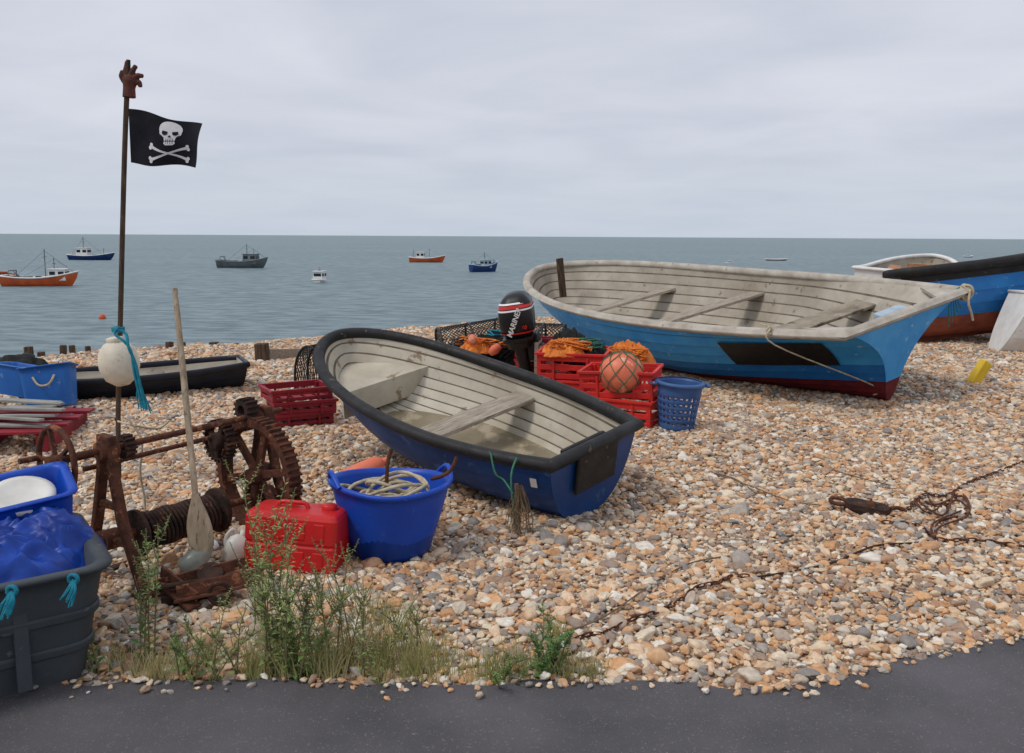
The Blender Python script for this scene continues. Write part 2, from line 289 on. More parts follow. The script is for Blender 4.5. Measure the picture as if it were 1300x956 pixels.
# sea
SEA=H-6.
m=bpy.data.materials.new('sea'); m.use_nodes=True; N=m.node_tree.nodes; K=m.node_tree.links.new; b=N['Principled BSDF']
tc=N.new('ShaderNodeTexCoord'); mp=N.new('ShaderNodeMapping'); mp.inputs['Scale'].default_value=(.45,1,1); K(tc.outputs['Object'],mp.inputs[0])
def nz2(s,d):
    n=N.new('ShaderNodeTexNoise'); n.inputs['Scale'].default_value=s; n.inputs['Detail'].default_value=d; n.inputs['Roughness'].default_value=.65; K(mp.outputs[0],n.inputs['Vector']); return n
n1=nz2(.9,6); n2=nz2(.02,5)
bp=N.new('ShaderNodeBump'); bp.inputs['Strength'].default_value=.9; bp.inputs['Distance'].default_value=.5; K(n1.outputs['Fac'],bp.inputs['Height']); K(bp.outputs[0],b.inputs['Normal'])
rp=N.new('ShaderNodeValToRGB'); K(n2.outputs['Fac'],rp.inputs[0]); rp.color_ramp.elements[0].position=.35; rp.color_ramp.elements[0].color=s2l((118,137,142)); rp.color_ramp.elements[1].position=.65; rp.color_ramp.elements[1].color=s2l((132,150,154))
n3=N.new('ShaderNodeMix'); n3.data_type='RGBA'; r3=N.new('ShaderNodeValToRGB'); K(n1.outputs['Fac'],r3.inputs[0]); r3.color_ramp.elements[0].position=.40; r3.color_ramp.elements[1].position=.60
K(r3.outputs[0],n3.inputs[0]); n3.inputs[6].default_value=s2l((84,106,112)); K(rp.outputs[0],n3.inputs[7]); K(n3.outputs[2],b.inputs['Base Color'])
b.inputs['Roughness'].default_value=.45; b.inputs['Specular IOR Level'].default_value=.35
mb=MB(); mb.add([(-9000,9,SEA),(9000,9,SEA),(9000,9000,SEA),(-9000,9000,SEA)],[(0,1,2,3)])
tag(mb.build('sea',m),'calm grey green sea reaching the horizon','sea',kind='structure')
# ------------------------------------------------------------------ world
w=bpy.data.worlds.new('World'); SC.world=w; w.use_nodes=True; N=w.node_tree.nodes; K=w.node_tree.links.new; bg=N['Background']
sk=N.new('ShaderNodeTexSky'); sk.sky_type='NISHITA'; sk.sun_disc=False
tc=N.new('ShaderNodeTexCoord'); sx=N.new('ShaderNodeSeparateXYZ'); K(tc.outputs['Generated'],sx.inputs[0])
mz=N.new('ShaderNodeMath'); mz.operation='ABSOLUTE'; K(sx.outputs[2],mz.inputs[0]); az=N.new('ShaderNodeMath'); az.inputs[1].default_value=.10; K(mz.outputs[0],az.inputs[0])
dv=N.new('ShaderNodeVectorMath'); dv.operation='DIVIDE'; cb=N.new('ShaderNodeCombineXYZ'); K(az.outputs[0],cb.inputs[0]); K(az.outputs[0],cb.inputs[1]); cb.inputs[2].default_value=1
K(tc.outputs['Generated'],dv.inputs[0]); K(cb.outputs[0],dv.inputs[1])
nz=N.new('ShaderNodeTexNoise'); nz.inputs['Scale'].default_value=.9; nz.inputs['Detail'].default_value=6; nz.inputs['Roughness'].default_value=.5; nz.inputs['Distortion'].default_value=.4; K(dv.outputs[0],nz.inputs['Vector'])
rp=N.new('ShaderNodeValToRGB'); K(nz.outputs['Fac'],rp.inputs[0]); rp.color_ramp.elements[0].position=.3; rp.color_ramp.elements[0].color=s2l((190,195,208)); rp.color_ramp.elements[1].position=.7; rp.color_ramp.elements[1].color=s2l((211,214,224))
hz=N.new('ShaderNodeMapRange'); K(mz.outputs[0],hz.inputs[0]); hz.inputs[1].default_value=0; hz.inputs[2].default_value=.14; hz.inputs[3].default_value=.75; hz.inputs[4].default_value=0; hz.interpolation_type='SMOOTHSTEP'
hm=N.new('ShaderNodeMix'); hm.data_type='RGBA'; K(hz.outputs[0],hm.inputs[0]); K(rp.outputs[0],hm.inputs[6]); hm.inputs[7].default_value=s2l((188,199,213))
s10=N.new('ShaderNodeVectorMath'); s10.operation='SCALE'; s10.inputs['Scale'].default_value=11; K(hm.outputs[2],s10.inputs[0])
fm=N.new('ShaderNodeMix'); fm.data_type='RGBA'; fm.inputs[0].default_value=.93; K(sk.outputs[0],fm.inputs[6]); K(s10.outputs[0],fm.inputs[7]); K(fm.outputs[2],bg.inputs[0]); bg.inputs[1].default_value=.1
sd=bpy.data.lights.new('sun','SUN'); sd.energy=1.5; sd.angle=R(12); sd.color=(1,.96,.9); so=bpy.data.objects.new('sun',sd); COL.objects.link(so)
sdir=Vector((-.62,-.30,.95)).normalized(); so.rotation_euler=sdir.to_track_quat('Z','Y').to_euler(); so.location=(-5,-5,10)
sk.sun_elevation=math.asin(sdir.z); sk.sun_rotation=math.atan2(sdir.x,sdir.y)
# ------------------------------------------------------------------ hulls
class Hull:
    def __init__(s,L,B,D,tw=.7,rake=.3,tr=.08,um=.42,bp=2.3,bq=.62,sb=.28,ss=.06,rock=.12,flm=.12,flb=.7,fls=.3,NS=8,th=.014,cl=.012,nu=30,e=.85,wg=0.,lin=0.):
        s.L,s.B,s.D,s.tw,s.rake,s.tr,s.um,s.bp,s.bq,s.sb,s.ss,s.rock,s.flm,s.flb,s.fls,s.NS,s.th,s.cl,s.nu,s.e,s.wg,s.lin=L,B,D,tw,rake,tr,um,bp,bq,sb,ss,rock,flm,flb,fls,NS,th,cl,nu,e,wg,lin
    def b(s,u):
        if u>s.um: w=(u-s.um)/(1-s.um); return s.B/2*max(0,1-w**s.bp)**s.bq
        w=(s.um-u)/s.um; return s.B/2*(1-(1-s.tw)*w*w)
    def sh(s,u): return s.D*(1+s.lin*u+s.sb*max(0,u-.4)**2/.36+s.ss*max(0,.4-u)**2/.16)
    def k(s,u): return s.rock*max(0,(u-.5)/.5)**2.2
    def fl(s,u): return s.flm+(s.flb-s.flm)*max(0,(u-.5)/.5)**1.5+(s.fls-s.flm)*max(0,(.35-u)/.35)**1.3
    def P(s,u,ph,sd,off=0):
        h=1-math.cos(ph); k=s.k(u); S=s.sh(u); f=s.fl(u); b=s.b(u)
        y=b*((1-f)*max(0,math.sin(ph))**s.e+f*h**(1+s.wg*max(0,(.35-u)/.35))); z=k+(S-k)*h
        x=u*(s.L-s.rake*(1-h)**1.6)-s.tr*h*(1-u)**3
        ny=(S-k)*math.sin(ph)+.02; nz=-b*math.cos(ph); l=math.hypot(ny,nz)
        y=max(0,y+off*ny/l); z+=off*nz/l
        return Vector((x,sd*y,z))
    def U(s): return [1-(1-i/s.nu)**1.8 for i in range(s.nu+1)]
    def shell(s,mb,cols,inner,lap_shades=None,inner_lap_shade=None):
        U=s.U(); ph=[PI/2*i/s.NS for i in range(s.NS+1)]; n=len(U)
        def srows(R_,mi):
            vs=[p for r in R_ for p in r]; mb.add(vs,[(r*n+j,r*n+j+1,(r+1)*n+j+1,(r+1)*n+j) for r in range(len(R_)-1) for j in range(n-1)],mi,True)
        for sd in (1,-1):
            for i in range(s.NS):
                d=ph[i+1]-ph[i]; c=s.cl; last=i==s.NS-1
                ps=ph[i+1]-(0 if (last or not c) else .13*d)
                for io_,off,mi,sm_ in ((0,0.,cols[i],(lap_shades or {}).get(cols[i],cols[i])),(1,-s.th,inner,inner_lap_shade if inner_lap_shade is not None else inner)):
                    A=[s.P(u,ph[i],sd,c+off) for u in U]; M_=[s.P(u,(ph[i]+ps)/2,sd,c*.55+off) for u in U]; B=[s.P(u,ps,sd,c*.13+off if not last else off) for u in U]
                    srows([A,M_,B],mi)
                    if not last and c:
                        C=[s.P(u,ph[i+1],sd,off) for u in U]; Dn=[s.P(u,ph[i+1],sd,c+off) for u in U]
                        srows([B,C],sm_); srows([C,Dn],sm_)  # strip and step at each lap take the painted shadow colour, if given
    def transom(s,mb,mo=0,mi=1,t=.03,lo=None,hlo=.2):
        ph=[PI/2*i/20 for i in range(21)]
        for dx,o,m in ((-.004,s.cl,mo),(t,-s.th,mi)):
            a=[s.P(0,p,1,o)+Vector((dx,0,0)) for p in ph]; b=[s.P(0,p,-1,o)+Vector((dx,0,0)) for p in ph]; n=len(ph)
            for i in range(n-1):
                mm=lo if (lo is not None and dx<0 and 1-math.cos(ph[i])<hlo) else m
                mb.add([a[i],a[i+1],b[i+1],b[i]],[(0,1,2,3)],mm)
    def rim(s,sd,off=0,dz=0): return [s.P(u,PI/2,sd,off)+Vector((0,0,dz)) for u in s.U()]
    def gunwale(s,mb,wi,wo,hd,hu,mi=0,closed=True,c=.4):
        p1=s.rim(1); p2=s.rim(-1)[::-1]; path=p1+p2[1:]; n=len(path); cw=min(wi+wo,hd+hu)*c
        prof=[(-wi,-hd+cw*.5),(-wi+cw*.5,-hd),(wo-cw,-hd),(wo,-hd+cw),(wo,hu-cw),(wo-cw*.3,hu-cw*.3),(wo-cw,hu),(-wi+cw,hu),(-wi+cw*.3,hu-cw*.3),(-wi,hu-cw)]
        loops=[]
        for i in range(n):
            a=path[i-1] if (i>0 or closed) else path[0]; b=path[(i+1)%n] if (i<n-1 or closed) else path[-1]; c_=path[i]
            t1=(c_-a); t2=(b-c_); t1.z=t2.z=0
            t1=t1.normalized() if t1.length>1e-6 else t2.normalized(); t2=t2.normalized() if t2.length>1e-6 else t1
            t=(t1+t2); t=t.normalized() if t.length>1e-5 else t1
            k=min(1.4,1/max(.5,t.dot(t1))); nn=Vector((-t.y,t.x,0))*k
            loops.append([c_+nn*x+Vector((0,0,z)) for x,z in prof])
        mb.loft(loops,not closed,not closed,mi,True,closed)
    def at(s,u,z,ex=0):
        k=s.k(u); S=s.sh(u); h=min(1,max(0,(z-k)/(S-k))); p=s.P(u,math.acos(1-h),1,-s.th-ex); return p.x,max(0.,p.y)
    def sole(s,mb,z,ua,ub,n=24,mi=0,ex=0,t=0):
        a=[];b=[]
        for i in range(n+1):
            u=ua+(ub-ua)*i/n; x,y=s.at(u,z,ex); a.append(Vector((x,y,z))); b.append(Vector((x,-y,z)))
        mb.add(a+b,[(i,i+1,n+1+i+1,n+1+i) for i in range(n)],mi)
        if t: 
            mb.add([p-Vector((0,0,t)) for p in a+b],[(i,i+1,n+1+i+1,n+1+i) for i in range(n)],mi)
            mb.add([a[0],b[0],b[0]-Vector((0,0,t)),a[0]-Vector((0,0,t))],[(0,1,2,3)],mi); mb.add([a[-1],b[-1],b[-1]-Vector((0,0,t)),a[-1]-Vector((0,0,t))],[(0,1,2,3)],mi)
    def thwart(s,mb,u,z,w,t,mi=0,ex=.004):
        ua=u-w/2/s.L; ub=u+w/2/s.L
        vs=[]
        for zz in (z-t,z):
            for uu in (ua,ub):
                x,y=s.at(uu,zz,ex); vs+=[(x,y,zz),(x,-y,zz)]
        mb.add(vs,[(0,1,3,2),(4,6,7,5),(0,4,5,1),(2,3,7,6),(0,2,6,4),(1,5,7,3)],mi)
    def stem(s,mb,w=.03,mi=0,d=.03):
        pts=[s.P(1,PI/2*i/12,1,0) for i in range(13)]; pts=[Vector((p.x,0,p.z)) for p in pts]
        loops=[]
        for i,p in enumerate(pts):
            a=pts[max(0,i-1)]; b=pts[min(12,i+1)]; t=(b-a).normalized(); n=Vector((t.z,0,-t.x))
            loops.append([p+n*d+Vector((0,w/3,0)),p+n*.006+Vector((0,w*.7,0)),p+n*.006-Vector((0,w*.7,0)),p+n*d-Vector((0,w/3,0))])
        mb.loft(loops,mi=mi)
    def keel(s,mb,w=.03,d=.05,mi=0,skeg=.1):
        vs=[];n=20
        for i in range(n+1):
            u=i/n*.97; p=s.P(u,0,1,0); dd=d+skeg*max(0,1-u/.35)
            vs.append([Vector((p.x,w/2,p.z-.012)),Vector((p.x,-w/2,p.z-.012)),Vector((p.x,-w/2,p.z-dd)),Vector((p.x,w/2,p.z-dd))])
        mb.loft(vs,mi=mi)
def segdist(P,Q):
    a=Q[:-1];b=Q[1:];d=b-a;L2=(d*d).sum(1)+1e-9
    t=np.clip(((P-a)*d).sum(1)/L2,0,1); c=a+d*t[:,None]; e=np.hypot(*(P-c).T); return e.min()
def fitboat(nm,p0,sig,kw,pts,near,far,ov,zt=-.03,it=60):
    p0=np.array(p0,float); sig=np.array(sig,float)
    def mk(p): return Hull(L=p[6],B=p[7],D=p[8],tw=p[9],nu=24,**kw)
    def T(p): return Matrix.Translation(p[:3])@Euler((p[5],p[4],p[3])).to_matrix().to_4x4()
    def res(p):
        h=mk(p); M=T(p); r=[]
        R1=proj([tuple(M@q) for q in h.rim(1,ov,.02)]); R2=proj([tuple(M@q) for q in h.rim(-1,ov,.02)])
        loc={'ps':h.P(0,PI/2,1,ov),'ss':h.P(0,PI/2,-1,ov),'bow':h.P(1,PI/2,1)+Vector((ov,0,0)),'keel':h.P(0,0,1)-Vector((0,0,.1)),'stem':h.P(1,.1,1)}
        for k,x,y,wt in pts:
            q=proj([tuple(M@loc[k])])[0]; r+=[(q[0]-x)/4*wt,(q[1]-y)/4*wt]
        al_=np.concatenate([R1,R2[::-1]])
        for x,y in near: r.append(segdist(np.array([x,y],float),al_)/3)
        for x,y in far: r.append(segdist(np.array([x,y],float),R2)/3)
        zm=min((M@h.P(u,ph,sd,.01)).z for u in (.0,.2,.4,.6,.75) for ph in (0,.2,.4,.6,.8,1.) for sd in (1,-1))
        r.append((zm-zt)/.02); r.append(((M@h.P(.05,0,1)).z-.12)/.1); r.append(((M@h.P(.7,0,1)).z-.05)/.12)
        return np.array(r+list((p-p0)/sig))
    p=p0.copy(); lam=1.; r=res(p); c=r@r
    for _ in range(it):
        J=np.zeros((len(r),10))
        for i in range(10):
            q=p.copy(); e=1e-3; q[i]+=e; J[:,i]=(res(q)-r)/e
        Am=J.T@J; g=J.T@r
        for _k in range(6):
            st=np.linalg.solve(Am+lam*np.diag(np.diag(Am)+1e-6),-g); r2=res(p+st); c2=r2@r2
            if c2<c: p=p+st; r=r2; c=c2; lam=max(1e-4,lam*.4); break
            lam*=3
    return mk(p),p
# --- near dinghy
kwd=dict(rake=.32,tr=.05,bp=2.6,bq=.56,sb=.3,ss=.08,rock=.14,fls=.12,flm=.06,NS=9,cl=.016,th=.020,e=.7)
hd,pd=fitboat('dinghy',[.5,5.0,.1,R(127),R(-3),R(-8),3.3,1.35,.56,.72],[1,1,.15,.5,.12,.10,.35,.12,.04,.08],kwd,
 [('ps',695,580,1),('ss',820,535,1),('bow',420,428,1),('keel',744,660,1)],
 [(410,456),(425,494),(461,527),(520,552),(580,569),(640,578),(418,426),(434,411)],[(470,413),(520,421),(600,447),(680,479),(750,507)],.045)
def place(name,p,label,cat): return thing(name,p[:3],(p[5],p[4],p[3]),label,cat)
D=place('rowing_dinghy',pd,'small dark blue dinghy with black rubber gunwale and one grey thwart, beached centrally','boat')
hd.nu=44
mb=MB(); hd.shell(mb,[0]*9,1,{0:2},3); mb.build('hull',[m_blued,m_cream,m_blued_shade,m_grime_shade],D)
mb=MB(); hd.transom(mb,0,1); mb.build('transom',[m_blued,m_cream],D)
mb=MB(); hd.gunwale(mb,.035,.05,.05,.028); mb.build('gunwale',m_black,D)
mb=MB(); hd.sole(mb,.085,.02,.86); mb.build('floor',[m_water],D)
mb=MB(); hd.thwart(mb,.42,hd.D*.72,.2,.028); mb.build('thwart',m_woody,D,bevel=.004)
mb=MB(); hd.sole(mb,hd.D*.78,.78,.985,t=.2); mb.build('bow_seat',m_cream,D)
mb=MB(); hd.keel(mb,.035,.03,0,.09); mb.build('keel',m_blued,D)
mb=MB(); hd.stem(mb,.02,0,.02); mb.build('stem_post',m_blued,D)
S0=hd.sh(0)
mb=MB(); mb.box((-.055-.01,0,S0*.72),(.026,.38,S0*.60),(0,-.1,0)); mb.build('motor_pad',m_black,D,bevel=.012,seg=3)
mb=MB(); mb.box((.045,0,S0*.84),(.03,.40,S0*.26)); mb.build('inner_pad',m_black,D,bevel=.008,seg=2)
def hullpatch(h,ua,ub,pa,pb,sd,off,name,mat,parent):
    mb=MB(); n=10; vs=[h.P(ua+(ub-ua)*i/n,pa+(pb-pa)*j/4,sd,off) for j in range(5) for i in range(n+1)]
    mb.add(vs,[(j*(n+1)+i,j*(n+1)+i+1,(j+1)*(n+1)+i+1,(j+1)*(n+1)+i) for j in range(4) for i in range(n)],0,True); return mb.build(name,mat,parent)
hullpatch(hd,.03,.045,1.2,1.34,1,.022,'sticker',m_white,D)
Md=Matrix.Translation(pd[:3])@Euler((pd[5],pd[4],pd[3])).to_matrix().to_4x4()
q=Md@(hd.P(.06,PI/2,1,.062)); q2=Md@(hd.P(.12,PI/2,1,.062))
mb=MB(); mb.tube(catmull([q+Vector((0,0,.03)),q+Vector((-.03,-.05,-.06)),q+Vector((-.02,-.08,-.22)),q+Vector((.0,-.1,-.4))]),.006,6)
mb.tube(catmull([q2+Vector((0,0,.03)),q2+Vector((.03,-.05,-.08)),q2+Vector((.08,-.05,-.12)),q+Vector((-.02,-.08,-.16))]),.006,6)
tag(mb.build('hanging_twine',m_green,org=q),'thin green twine tied over the stern of the dark blue dinghy','twine')
mb=MB(); 
for k in range(50):
    a=random.uniform(0,6.28); rr=random.uniform(.02,.10); L=random.uniform(.12,.34); b0=q+Vector((.02+random.uniform(-.02,.02),-.1,-.10-random.uniform(0,.1)))
    mb.tube(catmull([b0,b0+Vector((math.cos(a)*rr*.6,math.sin(a)*rr*.3,-L*.3)),b0+Vector((math.cos(a)*rr+random.uniform(-.03,.03),math.sin(a)*rr*.6-.03,-L*.7)),b0+Vector((math.cos(a)*rr*.7+random.uniform(-.05,.05),math.sin(a)*rr*.6-.06,-L))],4),.0022,4)
mb.tube(catmull([q+Vector((0,-.08,-.1)),q+Vector((.01,-.12,-.3)),q+Vector((.0,-.2,-.45)),q+Vector((.05,-.28,-.5))]),[.013]*12+[.010]*7,7)
tag(mb.build('frayed_rope',m_ropeb,org=q),'brown frayed rope end hanging beside the stern of the dark blue dinghy','rope')
# --- big boat
kwb=dict(rake=.55,tr=.26,bp=2.5,bq=.60,sb=.22,ss=.04,rock=.2,fls=.86,NS=11,cl=.022,th=.028,e=.8,wg=2.1)
hb,pb=fitboat('big',[3.7,8.7,.1,R(138),R(-3),R(-13),5.2,2.0,.80,.7],[1.5,1.5,.2,.5,.12,.15,.6,.2,.1,.1],kwb,
 [('ps',1066,410,1),('ss',1238,371,1),('bow',685,338,1),('keel',1118,508,.9)],
 [(692,372),(722,396),(780,409),(850,416),(960,418)],[(740,327),(850,330),(950,338),(1050,349),(1150,358)],.06)
B=place('open_boat',pb,'large open clinker boat with bright blue sides, pale grey gunwale and black patch','boat')
hb.nu=46
mb=MB(); hb.shell(mb,[0]*5+[1,1,2,2,2,2],3,{1:4,2:4},5); mb.build('hull',[m_antif,m_bluec2,m_bluec,m_cream2,m_bluec_shade,m_grime_shade],B)
mb=MB(); hb.transom(mb,0,1,lo=2,hlo=.2); mb.build('transom',[m_bluec,m_lightblue,m_antif],B)
mb=MB(); hb.gunwale(mb,.05,.07,.07,.03,c=.5); mb.build('gunwale',m_gunw,B)
mb=MB(); hb.sole(mb,.14,.03,.82); mb.build('floor',m_floor,B)
for u,ww in ((.72,.22),(.47,.24)):
    mb=MB(); hb.thwart(mb,u,hb.D*.72,ww,.035); mb.build('thwart',m_woody,B,bevel=.004)
mb=MB(); hb.thwart(mb,.17,hb.D*.80,.34,.035); mb.build('stern_seat',m_floor,B,bevel=.004)
mb=MB(); hb.keel(mb,.05,.05,0,.12); mb.build('keel',m_antif,B)
mb=MB(); hb.stem(mb,.03,0,.03); mb.build('stem_post',m_bluec,B)
S0=hb.sh(0)
mb=MB(); mb.box((-.06,0,S0*.86),(.12,.42,.26),(0,-.2,0)); mb.build('motor_board',m_lightblue,B,bevel=.02,seg=3)
for sd in (1,-1):
    mb=MB(); p=hb.P(0.01,PI/2,sd,-.03); mb.add([p,p+Vector((.42,0,0)),p+Vector((0.03,-sd*.30,-.02)),p-Vector((0,0,.03)),p+Vector((.42,0,-.03)),p+Vector((0.03,-sd*.30,-.05))],[(0,1,2),(5,4,3),(0,3,4,1),(1,4,5,2),(2,5,3,0)]); mb.build('quarter_knee',m_gunw,B)
hullpatch(hb,.06,.22,1.0,1.36,1,.030,'black_patch',m_blackp,B)
mb=MB(); p=hb.P(.93,PI/2,1); mb.box((p.x-.05,.03,hb.sh(.93)-.12),(.05,.11,.62),(.06,.02,0)); mb.build('bow_post',m_woodd,B,bevel=.006)
Mb=Matrix.Translation(pb[:3])@Euler((pb[5],pb[4],pb[3])).to_matrix().to_4x4()
c=Mb@hb.P(0.0,PI/2,-1,.05)
mb=MB()
for k in range(7):
    rr=.07-.004*k; T_=Matrix.Translation(c+Vector((-.02,-.03,-.04)))@Euler((R(60+random.uniform(-25,25)),R(random.uniform(-30,30)),random.uniform(0,3))).to_matrix().to_4x4()
    mb.tube([T_@Vector((rr*math.cos(a),rr*math.sin(a)*1.3,0)) for a in np.linspace(0,6.1,18)],.013,7)
mb.tube(catmull([c+Vector((0,-.08,0)),c+Vector((-.03,-.12,-.14)),c+Vector((.02,-.1,-.26)),c+Vector((.05,-.08,-.33))]),.013,7)
tag(mb.build('mooring_rope',m_rope,org=c),'cream mooring rope knotted on the stern corner of the bright blue boat','rope')
mb=MB()
for k in range(5): mb.tube(catmull([c+Vector((-.1,-.05,.02)),c+Vector((-.14-.02*k,-.1,-.1)),c+Vector((-.1-.03*k,-.12,-.2-.05*k))]),.006,5)
tag(mb.build('green_twine',m_green,org=c),'green twine tangled with the cream rope on the bright blue boat','twine')
a=Mb@hb.P(.1,PI/2,1,.075); b_=Mb@hb.P(.02,.45,1,.05)
mb=MB(); mb.tube(catmull([Mb@hb.P(.13,PI/2,1,-.06)+Vector((0,0,.05)),a+Vector((0,0,.05)),a+Vector((.05,-.03,-.12)),b_+Vector((0,-.03,.1)),b_]),.008,6)
mb.tube([a+Vector((.03*math.cos(t),.0,.02+.035*math.sin(t))) for t in np.linspace(0,12,30)],.009,6)
tag(mb.build('stern_line',m_rope,org=a),'thin pale line looped over the near gunwale of the bright blue boat','rope')
# --- other beached boats
def boat(name,label,x,y,z,yaw,pitch,roll,h,cols,mats,gun,gmat,fl=None):
    t=thing(name,(x,y,z),(roll,pitch,yaw),label,'boat')
    mb=MB(); h.shell(mb,cols,len(mats)-1); mb.build('hull',mats,t)
    mb=MB(); h.transom(mb,len(mats)-2,len(mats)-1); mb.build('transom',mats,t)
    mb=MB(); h.gunwale(mb,*gun); mb.build('gunwale',gmat,t)
    mb=MB(); h.keel(mb,.05,.04,0,.05); h.stem(mb,.03,0,.03); mb.build('keel',mats[0],t)
    mb=MB(); h.sole(mb,h.D*.25,.03,.85); mb.build('floor',fl or m_floor,t)
    for u in (.3,.62):
        mb=MB(); h.thwart(mb,u,h.D*.7,.2,.03); mb.build('thwart',m_wood,t)
    return t
p=G(1184,440)
boat('fishing_boat','mid blue boat with black gunwale and brown underside, at the right edge',p.x,p.y+.75,.05,R(-4),R(-7),R(-5),Hull(5.4,1.9,1.06,tw=.72,rake=.5,tr=.35,sb=.2,rock=.15,fls=.2,NS=8,e=.7,lin=.22),[0,0,0,0,1,1,1,2],[m_brownb,m_bluec2,m_black,m_bluec2,m_cream2],(.05,.07,.12,.04),m_black)
m_otim=MAT('orange_timber',(184,134,92),(134,98,70),sc=5,rough=.8)
hw=Hull(2.8,1.3,1.0,tw=.92,rake=.4,tr=.0,sb=.08,rock=.15,fls=.05,NS=6,cl=.006,e=.6)
wb=boat('white_boat','white boat with red lettering and brown timber inside, beyond the blue boat',6.2,14.3,.12,R(52),R(-4),R(4),hw,[0]*6,[m_white,m_white,m_cream2],(.04,.05,.04,.02),m_white,m_otim)
text('lettering','Si',.2,m_stripe,wb,Matrix.Translation((-.035,.40,.84))@Euler((PI/2,0,-PI/2)).to_matrix().to_4x4())
mb=MB(); mb.box((.7,.15,1.0),(.7,.2,.06),(.1,0,.2)); mb.box((1.3,-.1,1.02),(.4,.3,.08),(0,.1,.5)); mb.build('timber_boards',m_otim,wb,bevel=.01)
mb=MB(); mb.box((.35,-.2,1.04),(.16,.12,.1),(.2,.1,.6)); mb.build('red_box',m_redc,wb,bevel=.01)
p=G(1266,450)
boat('white_tender','small white plastic boat cut off by the right edge of the photo',p.x+.08,p.y+.3,-.04,R(-8),R(0),R(-2),Hull(3.,1.1,.90,tw=.85,rake=.3,tr=-.40,sb=.1,NS=4,cl=.004,th=.02,fls=.1),[0]*4,[m_white,m_white,m_white],(.02,.03,.04,.02),m_white)
p=Vector((p.x,p.y-.25,0)); mb=MB()
for k in range(14): mb.tube(catmull([p+Vector((.30+.03*k,0,.78)),p+Vector((.28+.03*k+random.uniform(-.05,.05),-.08,.62)),p+Vector((.22+.04*k+random.uniform(-.08,.08),-.1,.36+random.uniform(-.05,.1)))]),.006,5)
tag(mb.build('green_net',m_green,org=p),'bundle of green netting hanging over the small white boat','net')
q=GP(1242,486); mb=MB(); mb.box(q+Vector((0,0,.12)),(.13,.1,.32),(.1,.55,.3)); tag(mb.build('yellow_block',m_yellow,org=q,bevel=.015,seg=3),'small yellow plastic float lying on pebbles near the right edge','float')
# left dark boat
p=G(294,498)
hl=Hull(2.3,.85,.27,tw=.62,rake=.22,tr=.04,sb=.22,rock=.06,fls=.3,NS=6,cl=.008,th=.012,e=.8)
boat('small_dark_boat','small navy and black boat with pale inside lying beyond the rusty winch',p.x-.02,p.y+.40,.01,R(207),R(2),R(-1),hl,[0,0,0,1,1,1],[m_blackhull,m_blackhull,m_cream2],(.02,.025,.05,.02),m_blackhull)
# ------------------------------------------------------------------ boats at sea
def SP(px,py): return G(px,py,SEA)
def seaboat(name,label,px,py,wpx,yaw,hm,wh,wu,mast,gan=None,cat='fishing boat',Bf=.3,Df=.13,draft=.25,deckm=None,extra=None,whm=None,sb=.6,group=None):
    p=SP(px,py); Lr=wpx*p.y/F/max(.35,abs(math.cos(yaw)))
    h=Hull(Lr,Lr*Bf,Lr*Df,tw=.85,rake=Lr*.1,tr=Lr*.01,sb=sb,ss=.2,rock=Lr*.02,NS=5,cl=0,th=.05,fls=.05,flb=.6,nu=18)
    dx=-math.cos(yaw)*Lr/2; dy=-math.sin(yaw)*Lr/2
    t=thing(name,(p.x+dx,p.y+dy,SEA-draft),(0,0,yaw),label,cat,group)
    mb=MB(); h.shell(mb,[0]*5,1); h.transom(mb,0,1,t=.06); mb.build('hull',[hm,m_grey],t)
    mb=MB(); h.gunwale(mb,.08,.1,.12,.06); mb.build('gunwale',whm or m_white,t)
    mb=MB(); h.sole(mb,h.D*.72,.01,.93); mb.build('deck',deckm or m_grey,t)
    if wh:
        wl,ww,hh=wh; cx=wu*Lr; z0=h.D*.72; w_=MB(); w_.box((cx,0,z0+hh/2),(wl,ww,hh),tap=.9); w_.box((cx,0,z0+hh+.05),(wl*1.05,ww*1.02,.1)); wo=w_.build('wheelhouse',whm or m_white,t,bevel=.04)
        for sd in (1,-1):
            for k in (-.25,.25):
                g=MB(); g.box((cx+k*wl,sd*(ww/2*.93+.02),z0+hh*.68),(wl*.32,.04,hh*.3)); g.build('window',m_glass,wo)
            g=MB(); g.box((cx+sd*(wl/2*.93+.02),0,z0+hh*.68),(.04,ww*.75,hh*.3)); g.build('window',m_glass,wo)
    for (u,hh,r) in mast:
        g=MB(); g.tube([(u*Lr,0,h.D*.7),(u*Lr,0,h.D*.7+hh)],r,6); g.box((u*Lr,0,h.D*.7+hh*.75),(.06,hh*.3,.06)); g.tube([(u*Lr,0,h.D*.7+hh*.95),(min(.97,u+.4)*Lr,0,h.sh(.9))],r*.35,4); g.tube([(u*Lr,0,h.D*.7+hh*.95),(max(.03,u-.4)*Lr,0,h.sh(.1))],r*.35,4); g.build('mast',m_grey,t)
    if gan:
        u,hh=gan; g=MB(); y=h.b(u)*.85; g.tube([(u*Lr,y,h.D*.7),(u*Lr,y,h.D+hh),(u*Lr,-y,h.D+hh),(u*Lr,-y,h.D*.7)],.07,6); g.tube([(u*Lr,0,h.D+hh),(u*Lr+1.2,0,h.D*.8)],.05,6); g.build('gantry',m_grey,t)
    if extra:
        g=MB()
        for (u,y,z,sx_,sy_,sz_) in extra: g.box((u*Lr,y,h.D*.72+z),(sx_,sy_,sz_),(0,0,.2))
        g.build('deck_gear',m_blackhull,t,bevel=.03)
    return t
seaboat('sea_fishing_boat','orange fishing boat with white wheelhouse and tall mast, nearest on the left',53,363,90,R(6),m_seao,(1.9,1.5,1.25),.74,[(.56,3.6,.06),(.68,2.6,.05)],gan=(.12,.8),extra=[(.3,0,.2,1.2,1,.5),(.45,.3,.2,.6,.5,.6),(.15,0,.2,.5,1.2,.7)],Df=.15)
